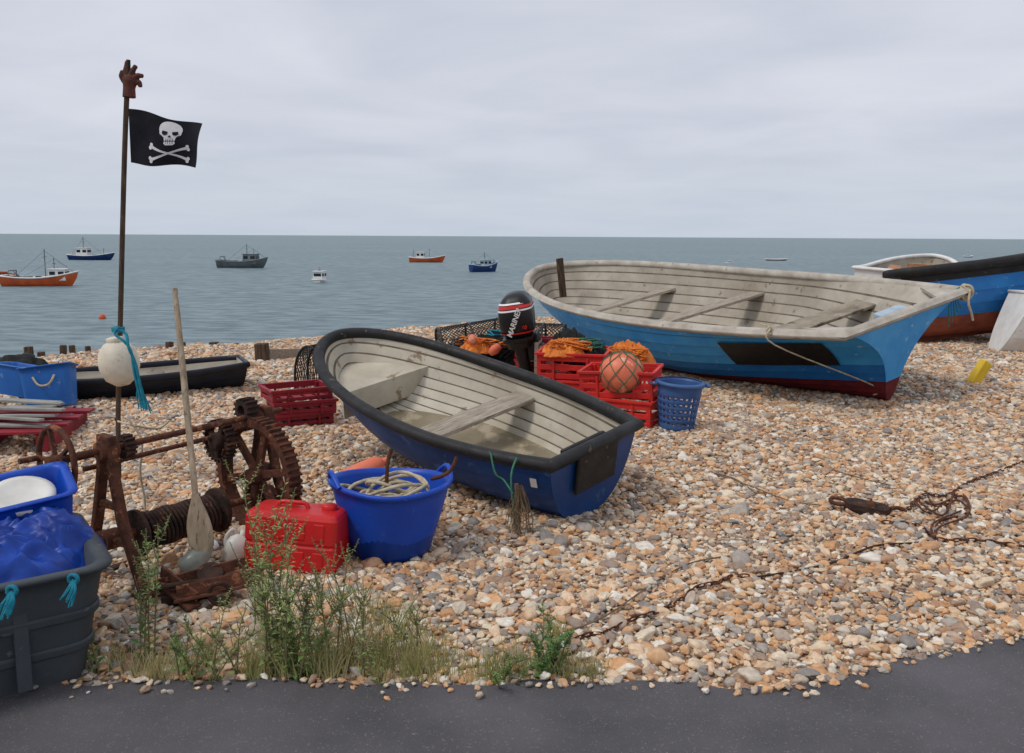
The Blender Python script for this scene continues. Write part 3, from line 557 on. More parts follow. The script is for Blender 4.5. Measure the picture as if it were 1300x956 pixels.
seaboat('sea_fishing_boat','bow of a red and teal boat cut off at the left edge of the sea',1,354,34,R(8),MAT('teal_hull_paint',(40,90,110),rough=.6),(1.,1.,.7),.6,[(.3,1.6,.04)],extra=[(.8,0,.3,.7,.6,.5)],whm=m_seao,Df=.17)
seaboat('sea_fishing_boat','dark blue boat with white wheelhouse, farthest left near the horizon',118,330,58,R(-4),m_seab,(2.8,2.,2.),.3,[(.3,4.6,.08),(.75,2.,.06)],extra=[(.6,0,.3,2,1,.5)],Df=.12)
seaboat('sea_fishing_boat','all grey fishing boat with wheelhouse towards its right end',309,340,64,R(-5),m_seag,(2.6,2.,1.7),.66,[(.58,3.6,.07),(.72,2.8,.05)],gan=(.08,.9),whm=m_grey,extra=[(.3,0,.3,1.6,1,.5)],Df=.15)
seaboat('sea_fishing_boat','small orange fishing boat far out near the middle of the sea',543,333,45,R(-3),m_seao,(1.8,1.7,1.6),.3,[(.55,2.4,.05),(.1,2.2,.05)],extra=[(.7,0,.2,1.5,1,.6)],Df=.15)
seaboat('sea_fishing_boat','navy blue fishing boat seen at an angle, right of the small orange boat',615,345,33,R(35),m_seab,(1.6,1.4,1.3),.55,[(.5,2.6,.05),(.85,1.5,.04)],gan=(.1,.7),extra=[(.25,0,.3,.8,.8,.6)],whm=m_lightblue,Df=.24)
seaboat('cabin_cruiser','small white cabin boat seen end on in the middle of the sea',406,358,7.5,R(80),m_white,(1.6,1.3,1.2),.5,[(.5,1.8,.03)],cat='motor boat',Df=.24,Bf=.6)
seaboat('moored_punt','low pale open boat far out above the large beached boat',986,331,28,R(2),m_gunw,None,0,[],cat='boat',Df=.09,draft=.1,sb=.3)
seaboat('moored_skiff','tiny white boat far out left of the low pale one',926,334,9,R(0),m_white,(.8,.7,.5),.5,[],cat='boat',Df=.2)
seaboat('moored_skiff','tiny pale boat near the horizon beyond the white beached boat',1229,327,12,R(0),m_lightblue,(.8,.7,.5),.5,[],cat='boat',Df=.2)
p=SP(130,405); mb=MB(); mb.lathe([(.01,-.2),(.2,-.05),(.24,.1),(.16,.3),(.01,.36)],14); o=mb.build('mooring_buoy',m_seao); o.location=p; tag(o,'tiny orange mooring buoy floating left of the flagpole','buoy')
# ------------------------------------------------------------------ groyne timber
posts=[(38,452,20,9),(53,455,14,8),(80,446,13,8),(93,446,13,7),(112,446,11,6),(215,443,15,8),(233,441,11,6),(272,445,18,10),(300,443,12,6)]
for i,(px,py,hp,wp) in enumerate(posts):
    Y=11.6+(px/560.)*3.; p=W(px,py+6,Y); q=W(px,py-hp*.6,Y); hh=q.z-p.z+.5
    mb=MB(); mb.box((0,0,0),(wp*Y/F,wp*Y/F*.9,hh),(.02*i%3*.02,.03*((i%3)-1),.2*i)); o=mb.build('groyne_post',m_woodd,bevel=.01); o.location=(p.x,p.y,q.z-hh/2)
    tag(o,'short weathered groyne post at the top of the beach','post','groyne posts along the water edge')
mb=MB(); a=W(332,436,11.8); b_=W(334,466,11.8); mb.beam(b_-Vector((0,0,.2)),a,.17,.16); o=mb.build('groyne_post',m_woodd,org=b_,bevel=.01); tag(o,'thickest groyne post, beside horizontal boards left of the dark blue dinghy','post')
mb=MB(); mb.beam(W(340,453,11.9),W(400,452,12.6),.07,.22); o=mb.build('groyne_board',m_wood,org=W(340,465,11.9),bevel=.008); tag(o,'grey groyne board fixed behind the thick post','board')
mb=MB(); mb.beam(W(-30,462,10.9),W(22,474,10.6),.12,.13); o=mb.build('timber_beam',m_woodd,org=W(-5,476,10.8),bevel=.01); tag(o,'dark timber beam lying at the left edge by the water','beam')
# ------------------------------------------------------------------ flagpole, flag, glove, buoy
YF=5.8; base=Vector((W(150,600,YF).x,YF,gz1(-2.6,YF)-.1))
pole=[base,W(150,525,YF),W(153,400,YF),W(158,200,YF),W(163,76,YF)]
mb=MB(); mb.tube(catmull(pole,6),[.017]*24+[.013],10); tag(mb.build('flagpole',m_woodd,org=base),'tall thin brown pole carrying a pirate flag and a glove','pole')
A0=W(163,138,YF-.02); w_=93*YF/F; h_=67*YF/F
def fw(s,t,off=0):
    z=-t*h_-s*(.105*(1-t)+.02*t)+.010*math.sin(s*8+t*2)
    x=s*w_*(1-.11*t)
    y=.022*math.sin(s*8.5+1.2*t)*s**.6+.018*math.sin(t*5+s*3)*s+off
    return Vector((x,y,z))
ft=thing('pirate_flag',A0,(0,0,R(-6)),'black flag with white skull and crossbones flying from the pole','flag')
mb=MB(); n=36; mm=24
mb.add([fw(i/n,j/mm) for j in range(mm+1) for i in range(n+1)],[(j*(n+1)+i,j*(n+1)+i+1,(j+1)*(n+1)+i+1,(j+1)*(n+1)+i) for j in range(mm) for i in range(n)],0,True); mb.build('cloth',m_flag,ft)
def shape(mb,poly,off,mi):
    cx=sum(p[0] for p in poly)/len(poly); cy=sum(p[1] for p in poly)/len(poly); K_=5; vs=[]; n=len(poly)
    for k in range(K_+1):
        for (x,y) in poly: vs.append(fw(cx+(x-cx)*k/K_,cy+(y-cy)*k/K_,off))
    mb.add(vs,[(k*n+i,k*n+(i+1)%n,(k+1)*n+(i+1)%n,(k+1)*n+i) for k in range(K_) for i in range(n)],mi,True)
def ell(cx,cy,rx,ry,n=20): return [(cx+rx*math.cos(2*PI*i/n),cy+ry*math.sin(2*PI*i/n)) for i in range(n)]
ar=w_/h_; X0=.60
mb=MB()
for sg in (-1,1):
    o1=sg*.003; o2=sg*.006
    sk_=[(X0+.160*math.cos(a),.235+.185*math.sin(a)) for a in np.linspace(R(165),R(375),26)]
    sk_+=[(X0+.150,.33),(X0+.125,.375),(X0+.082,.395),(X0+.075,.465),(X0-.075,.465),(X0-.082,.395),(X0-.125,.375),(X0-.150,.33)]
    shape(mb,sk_,o1,0)
    shape(mb,[(X0-.072,.485),(X0+.072,.485),(X0+.078,.53),(X0+.05,.565),(X0-.05,.565),(X0-.078,.53)],o1,0)
    for s1 in (-1,1):
        shape(mb,[(X0+s1*.030+.001,.27),(X0+s1*.105,.255),(X0+s1*.115,.315),(X0+s1*.085,.35),(X0+s1*.040,.335)],o2,1)
        shape(mb,[(X0+s1*.095,.38),(X0+s1*.135,.345),(X0+s1*.14,.355),(X0+s1*.10,.40)],o2,1)
    shape(mb,[(X0,.335),(X0+.024,.385),(X0+.006,.395),(X0,.38),(X0-.006,.395),(X0-.024,.385)],o2,1)
    for tx in (-.045,-.015,.015,.045): shape(mb,[(X0+tx-.0035,.42),(X0+tx+.0035,.42),(X0+tx+.0035,.465),(X0+tx-.0035,.465)],o2,1); shape(mb,[(X0+tx-.0035,.485),(X0+tx+.0035,.485),(X0+tx+.0035,.53),(X0+tx-.0035,.53)],o2,1)
    for s_ in (1,-1):
        c0=(X0-.01,.745); dx,dy=.255,.125*s_; ln=math.hypot(dx*ar,dy); ux,uy=dx*ar/ln,dy/ln; px_,py_=-uy*.026,ux*.026
        def q_(t,k): return (c0[0]+dx*t+px_*k/ar, c0[1]+dy*t+py_*k)
        k_=lambda t:.75+.45*abs(t)**2
        top=[q_(t,k_(t)) for t in np.linspace(-1,1,12)]; bot=[q_(t,-k_(t)) for t in np.linspace(1,-1,12)]
        shape(mb,top+bot,o1*(1 if s_>0 else 1.35),0)
        for e in (-1,1):
            for k in (-1.2,1.2): cx_,cy_=q_(e*1.03,k); shape(mb,ell(cx_,cy_,.026,.038,12),o1*1.15,0)
mb.build('skull_and_crossbones',[m_flagw,m_flag],ft)
gp_=W(163,122,YF); mb=MB()
def g2(x,y,d=0): return W(x,y,YF+d)
mb.tube([g2(164,124),g2(164,112),g2(165,103),g2(166,97)],[.042,.038,.046,.038],12)
mb.tube(catmull([g2(158,104),g2(154,96),g2(156,90)],4),[.018]*5+[.015]*4,8)
mb.tube(catmull([g2(160,98),g2(160,88),g2(162,77)],4),[.019]*5+[.016]*3+[.011],8)
mb.tube(catmull([g2(165,97),g2(169,89),g2(173,83)],4),[.019]*5+[.016]*3+[.011],8)
mb.tube(catmull([g2(169,100),g2(176,96),g2(182,97)],4),[.019]*5+[.015]*3+[.011],8)
mb.tube(catmull([g2(169,105),g2(177,105),g2(178,111)],4),[.018]*5+[.015]*3+[.011],8)
o=mb.build('work_glove',m_glove,org=gp_); q=o.modifiers.new('r','REMESH'); q.mode='VOXEL'; q.voxel_size=.005; q.use_smooth_shade=True; q=o.modifiers.new('s','SMOOTH'); q.iterations=2; tag(o,'brown worn work glove stuck on top of the flagpole, fingers spread','glove')
bc=W(151,460,YF-.12); t=thing('pole_buoy',bc,(R(4),R(-6),0),'off white round float tied to the flagpole with teal rope','buoy')
mb=MB(); rb=.128; mb.lathe([(.005,-rb*1.25),(rb*.35,-rb*1.2),(rb*.78,-rb*.85),(rb*.98,-rb*.3),(rb,.1*rb),(rb*.9,rb*.6),(rb*.6,rb*1.0),(rb*.25,rb*1.15),(.005,rb*1.18)],32); mb.build('float_body',m_buoy,t)
mb=MB(); mb.lathe([(.05,rb*1.1),(.055,rb*1.3),(.03,rb*1.34)],16); mb.build('float_eye',m_buoy,t)
mb=MB(); d=YF-.26
mb.tube(catmull([W(150,418,d),W(160,424,d),W(163,440,d-.02),W(172,462,d),W(178,490,d),W(186,520,d)]),.010,7)
mb.tube(catmull([W(152,415,d),W(146,424,d),W(156,432,d-.02),W(166,445,d),W(170,470,d),W(178,505,d),W(181,512,d)]),.009,7)
for k in range(12): x=random.uniform(-8,8); mb.tube([W(176,478,d),W(178+x*.6,500,d),W(184+x,522+random.uniform(-5,3),d)],.004,5)
for k in range(3): mb.tube([W(150,420,YF)+Vector((.035*math.cos(a),.035*math.sin(a),.01*k)) for a in np.linspace(0,6.2,14)],.009,6)
tag(mb.build('teal_rope',m_teal,org=W(160,430,d)),'teal rope knotted round the pole and the off white float','rope')
# ------------------------------------------------------------------ winch
wn=thing('beach_winch',(-1.94,4.06,0),(0,0,R(54)),'rusty cast iron boat winch with gear wheels, drum and hand wheel','winch')
XL=.92
def frame(x):
    mb=MB()
    for sg,spr in ((-1,.27),(1,.22)):
        path=[Vector((x,sg*.03,.74)),Vector((x,sg*.05,.56)),Vector((x,sg*.11,.33)),Vector((x,sg*spr,.02))]
        for a,b in zip(path[:-1],path[1:]): mb.beam(a,b+(b-a).normalized()*.01,.036,.05,up=Vector((1,0,0)))
        mb.box((x,sg*spr,.01),(.09,.09,.03))
    mb.box((x,0,.40),(.028,.16,.035)); mb.box((x,0,.72),(.045,.11,.05))
    mb.lathe([(.045,-.045),(.05,-.03),(.05,.03),(.045,.045)],16,(x,0,.67),(0,PI/2,0)); mb.lathe([(.045,-.04),(.05,-.03),(.05,.03),(.045,.04)],16,(x,.0,.23),(0,PI/2,0))
    mb.box((x,0,.23),(.028,.32,.035))
    return mb.build('side_frame',m_rust,wn,bevel=.007)
frame(0); frame(XL)
def gear(name,x,y,z,r,nt,th_,spokes,m=m_rust,tooth=.018):
    mb=MB(); T_=Matrix.Translation((x,y,z))@Euler((0,PI/2,0)).to_matrix().to_4x4()
    prof=[]
    for k in range(nt):
        for f0,rr in ((.0,r-tooth),(.3,r-tooth),(.4,r),(.75,r),(.85,r-tooth)): a=2*PI*(k+f0)/nt; prof.append((rr*math.cos(a),rr*math.sin(a)))
    ri=r*.84 if spokes else .03
    inn=[(ri*math.cos(math.atan2(b,a)),ri*math.sin(math.atan2(b,a))) for a,b in prof]
    loops=[[T_@Vector((a,b,z_)) for a,b in pr] for pr,z_ in ((prof,-th_/2),(prof,th_/2),(inn,th_/2),(inn,-th_/2))]
    mb.loft(loops,False,False,closed=True)
    if spokes:
        for k in range(spokes):
            a=2*PI*k/spokes+.3; p1=T_@Vector((.03*math.cos(a),.03*math.sin(a),0)); p2=T_@Vector((ri*1.03*math.cos(a),ri*1.03*math.sin(a),0)); mb.beam(p1,p2,th_*.5,.026,up=Vector((1,0,0)))
        mb.lathe([(.03,-th_*.8),(.045,-th_*.8),(.05,0),(.045,th_*.8),(.03,th_*.8)],18,(x,y,z),(0,PI/2,0))
    return mb.build(name,m,wn)
gear('drive_gear',XL-.09,-.05,.37,.33,56,.08,6)
gear('drum_gear',XL-.22,.10,.57,.12,26,.06,4,m_rustd)
gear('pinion',XL-.09,.03,.73,.07,14,.08,0,m_rustd,.016)
gear('ratchet',.1,.0,.67,.06,14,.05,0,m_rustd,.016)
mb=MB(); mb.tube([(-.22,0,.67),(XL+.12,0,.70)],.016,12); mb.build('upper_shaft',m_rust,wn)
mb=MB(); mb.tube([(-.06,.11,.57),(XL+.1,.13,.60)],.013,12); mb.build('tie_rod',m_rust,wn)
mb=MB(); mb.tube([(-.05,0,.23),(XL+.08,0,.23)],.02,12); mb.build('drum_shaft',m_rust,wn)
mb=MB(); mb.lathe([(.02,.12),(.12,.12),(.12,.14),(.06,.145),(.06,.58),(.12,.585),(.12,.605),(.02,.605)],28,(0,0,.22),(0,PI/2,0),sm=False); mb.build('drum',m_rustd,wn)
mb=MB(); 
for ly,(r0_,n_) in enumerate(((.071,22),(.088,17))):
    pts=[(.17+.39*k/(n_*14)+.006*math.sin(k*.9),r0_*math.cos(2*PI*k/14),.22+r0_*math.sin(2*PI*k/14)+.004*math.sin(k*.37)) for k in range(n_*14)]
    mb.tube(pts,.0105,5)
mb.build('cable',m_rustd,wn)
mb=MB(); mb.T=Matrix.Translation((-.2,.08,.64)); rw=.165
mb.tube([(0,rw*math.cos(a),rw*math.sin(a)) for a in np.linspace(0,2*PI,33)[:-1]],.014,8,closed=True)
for k in range(5):
    a=2*PI*k/5; mb.beam((0,0,0),(0,rw*math.cos(a),rw*math.sin(a)),.014,.020,up=Vector((1,0,0)))
mb.lathe([(.01,-.04),(.035,-.04),(.035,.04),(.01,.04)],14,(0,0,0),(0,PI/2,0)); mb.tube([(-.1,rw*.9,0),(0,rw*.9,0)],.014,8); mb.tube([(0,0,0),(.24,0,0)],.014,8); mb.build('hand_wheel',m_rust,wn)
mb=MB()
for y in (-.26,.22): mb.beam((-.12,y,-.03),(XL+.14,y,-.03),.06,.06)
mb.build('base_beam',m_rustd,wn,bevel=.006)
mb=MB(); mb.tube(catmull([W(165,535,4.4),W(180,560,4.4),W(178,600,4.4),W(184,640,4.4),W(180,690,4.35)]),.006,6); mb.tube(catmull([W(150,535,4.5),W(170,540,4.4),W(200,544,4.5),W(215,534,4.5)]),.006,6)
tag(mb.build('loose_twine',m_rope,org=W(165,535,4.4)),'pale loose twine hanging from the shafts of the rusty winch','twine')
# oar
o0=W(222,367,4.58); o1=W(248,628,4.12); o2=W(257,700,4.06)
t=thing('wooden_oar',o2,(0,0,0),'long pale wooden oar standing blade down against the rusty winch','oar')
mb=MB(); mb.T=Matrix.Translation(-o2); dd=(o1-o0)
mb.tube([o0,o0+dd*.02,o0+dd*.03,o0+dd*.1,o0+dd*.5,o1],[.014,.015,.012,.015,.0165,.015],10); mb.build('shaft',m_oar,t)
mb=MB(); mb.T=Matrix.Translation(-o2); ax=(o2-o1); sx_=Vector((1,.1,0)).normalized(); nn=ax.cross(sx_).normalized(); loops=[]
for k in range(11):
    a=k/10; wdt=.016+.046*math.sin(min(1,a*1.5)*PI/2)**1.3; wdt*=(1 if a<.85 else math.sqrt(max(.05,1-((a-.85)/.17)**2))); tk=.014*(1-a)+.005; c_=o1+ax*(a*1.02-.02)
    loops.append([c_+sx_*(wdt*math.cos(q))+nn*(tk*math.sin(q)) for q in np.linspace(0,2*PI,13)[:-1]])
mb.loft(loops,sm=True); mb.build('blade',m_oar,t)
# scrap iron
q=GP(258,768); sn=thing('iron_scrap',q,(0,0,0),'rusty iron brackets heaped on pebbles in front of the winch','scrap iron')
mb=MB()
for a,b,u in (((-.22,.0,.05),(.18,.06,.14),Vector((0,0,1))),((-.1,-.08,.05),(.26,.02,.10),Vector((0,.3,1))),((-.22,.05,.10),(.0,-.1,.03),Vector((0,0,1)))):
    mb.beam(a,b,.07,.014,up=u); mb.beam(Vector(a)+Vector((0,.03,.03)),Vector(b)+Vector((0,.03,.03)),.014,.06,up=u)
mb.build('bracket',m_rust,sn,bevel=.003)
mb=MB(); mb.box((-.1,.05,.04),(.2,.16,.05),(.1,0,.3)); mb.tube([(-.2,-.05,.10),(.24,.06,.13)],.015,8); mb.lathe([(.02,-.03),(.06,-.03),(.06,.03),(.02,.03)],14,(.02,.05,.12),(.6,.3,0)); mb.tube([(.1+.05*math.cos(a),-.06,.08+.05*math.sin(a)) for a in np.linspace(0,2*PI,15)[:-1]],.012,6,closed=True); mb.build('pin_block',m_rustd,sn,bevel=.005)
# ------------------------------------------------------------------ tubs
def lofttub(mb,w,d,h,r,flare,t,lip=.02,n=4):
    L=[]
    for k in range(9):
        a=k/8*.96; L.append(rrect(w*(1-flare*(1-a)),d*(1-flare*(1-a)),r,a*h,n))
    L.append(rrect(w+lip,d+lip,r,h*.96+.001,n)); L.append(rrect(w+lip*1.2,d+lip*1.2,r,h,n)); L.append(rrect(w-t,d-t,r*.9,h+.003,n)); L.append(rrect(w-2*t,d-2*t,r*.9,h-.01,n)); L.append(rrect((w-2*t)*(1-flare),(d-2*t)*(1-flare),r*.9,t,n))
    mb.loft(L,True,True,0,True)
ang=R(36); cR=Vector((-1.52,3.15,0)); ax_=Vector((math.cos(ang),math.sin(ang),0)); ay_=Vector((-math.sin(ang),math.cos(ang),0))
W1,D1,H1=1.2,.76,.45; ctr=cR-ax_*(W1/2)+ay_*(D1/2)
tb=thing('fish_tub',(ctr.x,ctr.y,.01),(0,0,ang),'large dark grey plastic tub at the left front corner, filled with blue plastic','tub')
mb=MB(); lofttub(mb,W1,D1,H1,.1,.13,.03,.045); mb.build('tub_body',m_greytub,tb)
mb=MB()
for z in (.12,.25): mb.loft([rrect(W1*(1-.13*(1-(z+dz)/H1))+o,D1*(1-.13*(1-(z+dz)/H1))+o,.1,z+dz,4) for dz,o in ((0,.004),(.005,.02),(.035,.02),(.04,.004))],False,False,0,False)
for sx_ in (-.3,.0,.3): mb.box((sx_,-D1/2*.93-.012,.2),(.05,.025,.33),(-.1,0,0))
mb.box((W1/2*.93+.012,0,.2),(.025,.05,.33),(0,.1,0)); mb.build('tub_ribs',m_greytub,tb,bevel=.006)
t=thing('blue_fish_box',Vector((-2.14,3.62,.43)),(R(10),R(-6),R(34)),'blue plastic box holding a white lid, on top of the dark grey tub','box')
mb=MB(); lofttub(mb,.46,.34,.19,.05,.1,.02,.03); mb.build('box_body',m_bluetub,t)
mb=MB(); mb.lathe([(.01,.0),(.12,.0),(.13,.012),(.13,.03),(.10,.036),(.09,.03),(.01,.03)],28,(.04,-.04,.15),(.2,.1,0)); tag(mb.build('round_lid',m_jug,t),'white round lid',None)
def cloth(name,label,cat,c,r,seed,mat,n=72,fold=.5,rotz=0.,octs=4,soft=.0):
    mb=MB(); vs=[]; sd=Vector((seed*3.1,seed*1.7,0))
    for j in range(n+1):
        for i in range(n+1):
            u=i/n*2-1; v=j/n*2-1; rr=max(abs(u),abs(v))
            d=math.sqrt(u*u+v*v)+1e-6; k=rr/d; x,y=u*(.35+.65*k),v*(.35+.65*k)
            q=Vector((x*1.5,y*1.5,0))+sd; wq=Vector((noise.noise(q*1.1),noise.noise(q*1.1+Vector((9,2,0))),0))*.9
            f=0; a=1.
            for o_ in range(octs):
                f+=a*(1-2.2*math.sqrt(noise.noise((q+wq)*(1.2*1.9**o_))**2+soft)); a*=.5
            edge_=1-rr**4
            z=r[2]*((1-rr*rr)*.9+fold*f*edge_+.12*noise.noise(q*3))-r[2]*.6*rr**3
            x+=.10*noise.noise(q*2+Vector((4,0,0))); y+=.10*noise.noise(q*2+Vector((0,7,0)))
            vs.append((x*r[0],y*r[1],z))
    mb.add(vs,[(j*(n+1)+i,j*(n+1)+i+1,(j+1)*(n+1)+i+1,(j+1)*(n+1)+i) for j in range(n) for i in range(n)],0,True)
    o=mb.build(name,mat,solid=.004); o.location=c; o.rotation_euler=(0,0,rotz); return tag(o,label,cat)
cloth('blue_oilskin','crumpled royal blue oilskin at the right end of the dark grey tub','oilskin',(-1.94,3.42,.41),(.27,.26,.09),3,m_navy,rotz=.6,fold=.75,octs=3,soft=.012,n=90)
cloth('blue_oilskin','crumpled royal blue plastic sheet at the front left of the dark grey tub','oilskin',(-2.06,3.14,.41),(.40,.26,.09),9,m_navy,rotz=.6,fold=.75,octs=3,soft=.012,n=90)
def tuft(px,py,Y,label):
    mb=MB(); p=W(px,py,Y)
    for k in range(12): a=random.uniform(-1,1); mb.tube(catmull([p,p+Vector((.02*a,-.015,-.03)),p+Vector((.03*a-.02,-.02,-.08+random.uniform(-.02,.02)))],3),.0035,5)
    mb.tube([p+Vector((.016*math.cos(q),.0,.016*math.sin(q))) for q in np.linspace(0,6.2,10)],.008,6)
    tag(mb.build('rope_tuft',m_teal,org=p),label,'rope')
tuft(93,735,3.0,'teal rope tuft on the dark grey tub, nearer its corner')
tuft(15,750,2.86,'teal rope tuft on the dark grey tub, at the left edge')
# blue trug
q=GP(490,712,0.0); tg=thing('flexible_tub',q+Vector((0,.12,.01)),(R(-2),R(2),R(8)),'round bright blue flexible tub holding cream rope, in front of the dinghy','tub')
mb=MB(); r0_,r1_,hh=.205,.305,.40
prof=[(r0_-.02,0),(r0_,.01)]+[(r0_+(r1_-r0_)*(k/8)**.8,.01+(hh-.04)*k/8) for k in range(1,9)]+[(r1_+.012,hh-.028),(r1_+.016,hh-.01),(r1_+.006,hh),(r1_-.006,hh-.002),(r1_-.012,hh-.03),(r0_+.02,.03),(.01,.02)]
n=48; loops=[]
for r1k,zk in prof:
    loops.append([Vector((r1k*(1+.035*math.cos(2*a)*zk/hh+.008*math.sin(5*a+zk*9))*math.cos(a),r1k*(1-.03*math.cos(2*a)*zk/hh+.008*math.sin(5*a+zk*9))*math.sin(a),zk+.012*math.cos(2*a)*(zk/hh)**2)) for a in [2*PI*k/n for k in range(n)]])
mb.loft(loops,sm=True); mb.build('tub_body',m_bluetub,tg)
for sg in (1,-1):
    mb=MB(); a0=R(15) if sg>0 else R(195); pts=[]
    for k in range(9): a=a0-.36+.72*k/8; pts.append(((r1_+.018)*math.cos(a),(r1_+.018)*math.sin(a),hh-.005+.06*math.sin(PI*k/8)))
    mb.tube(pts,.014,8); mb.build('handle',m_bluetub,tg)
mb=MB(); 
for k in range(13):
    rr=.10+.10*random.random(); cx_,cy_=random.uniform(-.06,.06),random.uniform(-.06,.06); z0=.26+.009*k; tl=random.uniform(-.25,.25)
    mb.tube([(cx_+rr*math.cos(a)*1.1,cy_+rr*math.sin(a),z0+.03*math.sin(2*a+k)+tl*rr*math.cos(a+k)) for a in np.linspace(0,6.28,30)[:-1]],.010,6,closed=True)
o=mb.build('coiled_rope',m_rope); o.location=tg.location; tag(o,'coil of cream rope inside the bright blue flexible tub','rope')
mb=MB(); p=W(490,612,4.62); mb.tube(catmull([p+Vector((0,0,-.1)),W(492,590,4.62),W(497,570,4.64)]),.011,7); tag(mb.build('rusty_rod',m_rust,org=p),'rusty rod sticking up out of the blue flexible tub','rod')
mb=MB(); mb.tube(catmull([W(548,608,4.55),W(562,604,4.5),W(573,596,4.5),W(580,580,4.52)]),.011,7); tag(mb.build('rusty_hook',m_rust,org=W(552,606,4.55)),'rusty iron hook over the right rim of the blue flexible tub','hook')
q=W(458,600,5.15); t=thing('orange_float',Vector((q.x,q.y,.27)),(0,R(72),R(25)),'faded orange float resting between the blue flexible tub and the dinghy','float')
mb=MB(); mb.lathe([(.01,-.15),(.03,-.145),(.05,-.11),(.055,0),(.05,.11),(.03,.145),(.01,.15)],24); mb.build('float_body',m_coral,t)
mb=MB(); mb.lathe([(.02,.14),(.022,.17),(.014,.19),(.01,.19)],12); mb.build('float_eye',m_coral,t)
# ------------------------------------------------------------------ fuel tank
q=GP(368,730); ft=thing('fuel_tank',q+Vector((0,.14,.0)),(R(-4),R(3),R(-6)),'red plastic fuel tank beside the blue flexible tub','fuel tank')
mb=MB(); L=[]
for z,ins in ((0,.012),(.012,.0),(.13,0),(.138,.005),(.146,.005),(.154,0),(.272,.0),(.292,.010),(.300,.024)): L.append(rrect(.48-2*ins,.27-2*ins,.028,z,3))
mb.loft(L,sm=False); mb.build('tank_body',m_red,ft,bevel=.005)
mb=MB()
for x in (-.15,-.05,.05,.15): mb.box((x,-.135,.07),(.055,.010,.085)); mb.box((x,-.135,.215),(.055,.010,.085))
mb.build('moulded_panels',m_red,ft,bevel=.005,seg=3)
mb=MB(); mb.lathe([(.038,.295),(.04,.318),(.034,.326),(.01,.326)],20,(.15,.02,0)); mb.build('filler_cap',m_red,ft)
mb=MB(); mb.tube(catmull([(-.12,.0,.29),(-.10,0,.322),(-.02,0,.325),(.03,0,.322),(.05,0,.29)],5),.012,8); mb.build('handle',m_red,ft)
q=GP(291,722); t=thing('plastic_jug',q+Vector((0,.08,.0)),(R(-8),R(20),R(20)),'white plastic bottle lying beside the red fuel tank','bottle')
mb=MB(); mb.loft([rrect(.15-2*i,.11-2*i,.04,z,4) for z,i in ((0,.02),(.015,.003),(.1,0),(.13,.012),(.15,.04))],sm=True); mb.lathe([(.02,.145),(.022,.175),(.01,.175)],14); mb.build('bottle_body',m_jug,t)
mb=MB(); mb.tube(catmull([(-.03,0,.145),(-.06,0,.165),(-.08,0,.12),(-.07,0,.08)],4),.011,7); mb.build('handle',m_jug,t)
q=GP(230,738); t=thing('plastic_bottle',q+Vector((0,.02,.05)),(R(-20),R(62),R(25)),'dull grey green plastic bottle below the oar blade','bottle')
mb=MB(); mb.lathe([(.03,0),(.05,.01),(.053,.09),(.045,.13),(.02,.165),(.018,.18)],20); mb.build('bottle_body',m_jugg,t)
mb=MB(); mb.lathe([(.022,.175),(.024,.205),(.01,.21)],14); mb.build('cap',m_white,t)
# ------------------------------------------------------------------ crates
def crate(name,label,loc,rot,w,d,h,mat,group=None,rows=3):
    mb=MB(); t=.014
    for sx_ in (-1,1):
        for sy_ in (-1,1): mb.box((sx_*(w/2-.02),sy_*(d/2-.02),h/2),(.04,.04,h))
    for k in range(rows):
        z=h*(k+.5)/rows; hh=h/rows*.62
        for s_ in (-1,1): mb.box((0,s_*(d/2-.004),z),(w-.03,t,hh)); mb.box((s_*(w/2-.004),0,z),(t,d-.03,hh))
    for s_ in (-1,1): mb.box((0,s_*(d/2+.004),h),(w+.03,.03,.026)); mb.box((s_*(w/2+.004),0,h-.002),(.03,d+.03,.022))
    for k in range(5): mb.box((-w/2+w*(k+.5)/5,0,.012),(w/5*.72,d-.03,.016))
    for s_ in (-.25,.25): mb.box((s_*w,-d/2-.006,h*.45),(.02,.02,h*.85)); mb.box((s_*w,d/2+.006,h*.45),(.02,.02,h*.85))
    o=mb.build(name,mat,bevel=.004); o.location=loc; o.rotation_euler=rot; return tag(o,label,'crate',group)
q=GP(368,546); b0=Vector((q.x,q.y+.3,0.02))
for k,(dx,rz,lb) in enumerate(((0,.5,'bottom dark red crate of the flat stack left of the dinghy'),(.03,.46,'middle dark red crate of the flat stack left of the dinghy'),(-.01,.54,'top dark red crate of the flat stack left of the dinghy'))):
    crate('fish_crate',lb,b0+Vector((dx,0,k*.11)),(0,0,rz),.54,.40,.105,m_redd,'flat stack of dark red crates',2)
crate('fish_crate','lower red crate beneath the orange ball buoy, behind the dinghy stern',(1.02,7.75,.02),(0,0,R(-28)),.66,.46,.24,m_redc)
crate('fish_crate','upper red crate holding the netted orange ball buoy',(1.00,7.78,.27),(R(2),R(-2),R(-20)),.66,.46,.24,m_redc)
crate('fish_crate','red crate heaped with orange oilskins, left of the ball buoy',(.62,8.5,.32),(R(3),0,R(-14)),.66,.46,.26,m_redc)
crate('fish_crate','red crate underneath the crate of orange oilskins',(.62,8.5,.04),(0,0,R(-24)),.66,.46,.26,m_redc)
crate('fish_crate','dark red crate just right of the outboard motor',(.36,9.3,.36),(R(-3),R(4),R(10)),.6,.42,.24,m_redd)
crate('fish_crate','dark red crate below the one right of the outboard motor',(.36,9.3,.10),(0,0,R(6)),.6,.42,.24,m_redd)
rc=W(789,473,7.62); rb=28*7.62/F; t=thing('ball_buoy',rc,(0,0,0),'faded orange ball buoy inside green netting on the red crates','buoy')
mb=MB(); mb.blob((0,0,0),(rb,rb,rb*.95),.03,2,1,36,22); mb.build('ball',m_coral,t)
mb=MB(); rn=rb*1.03
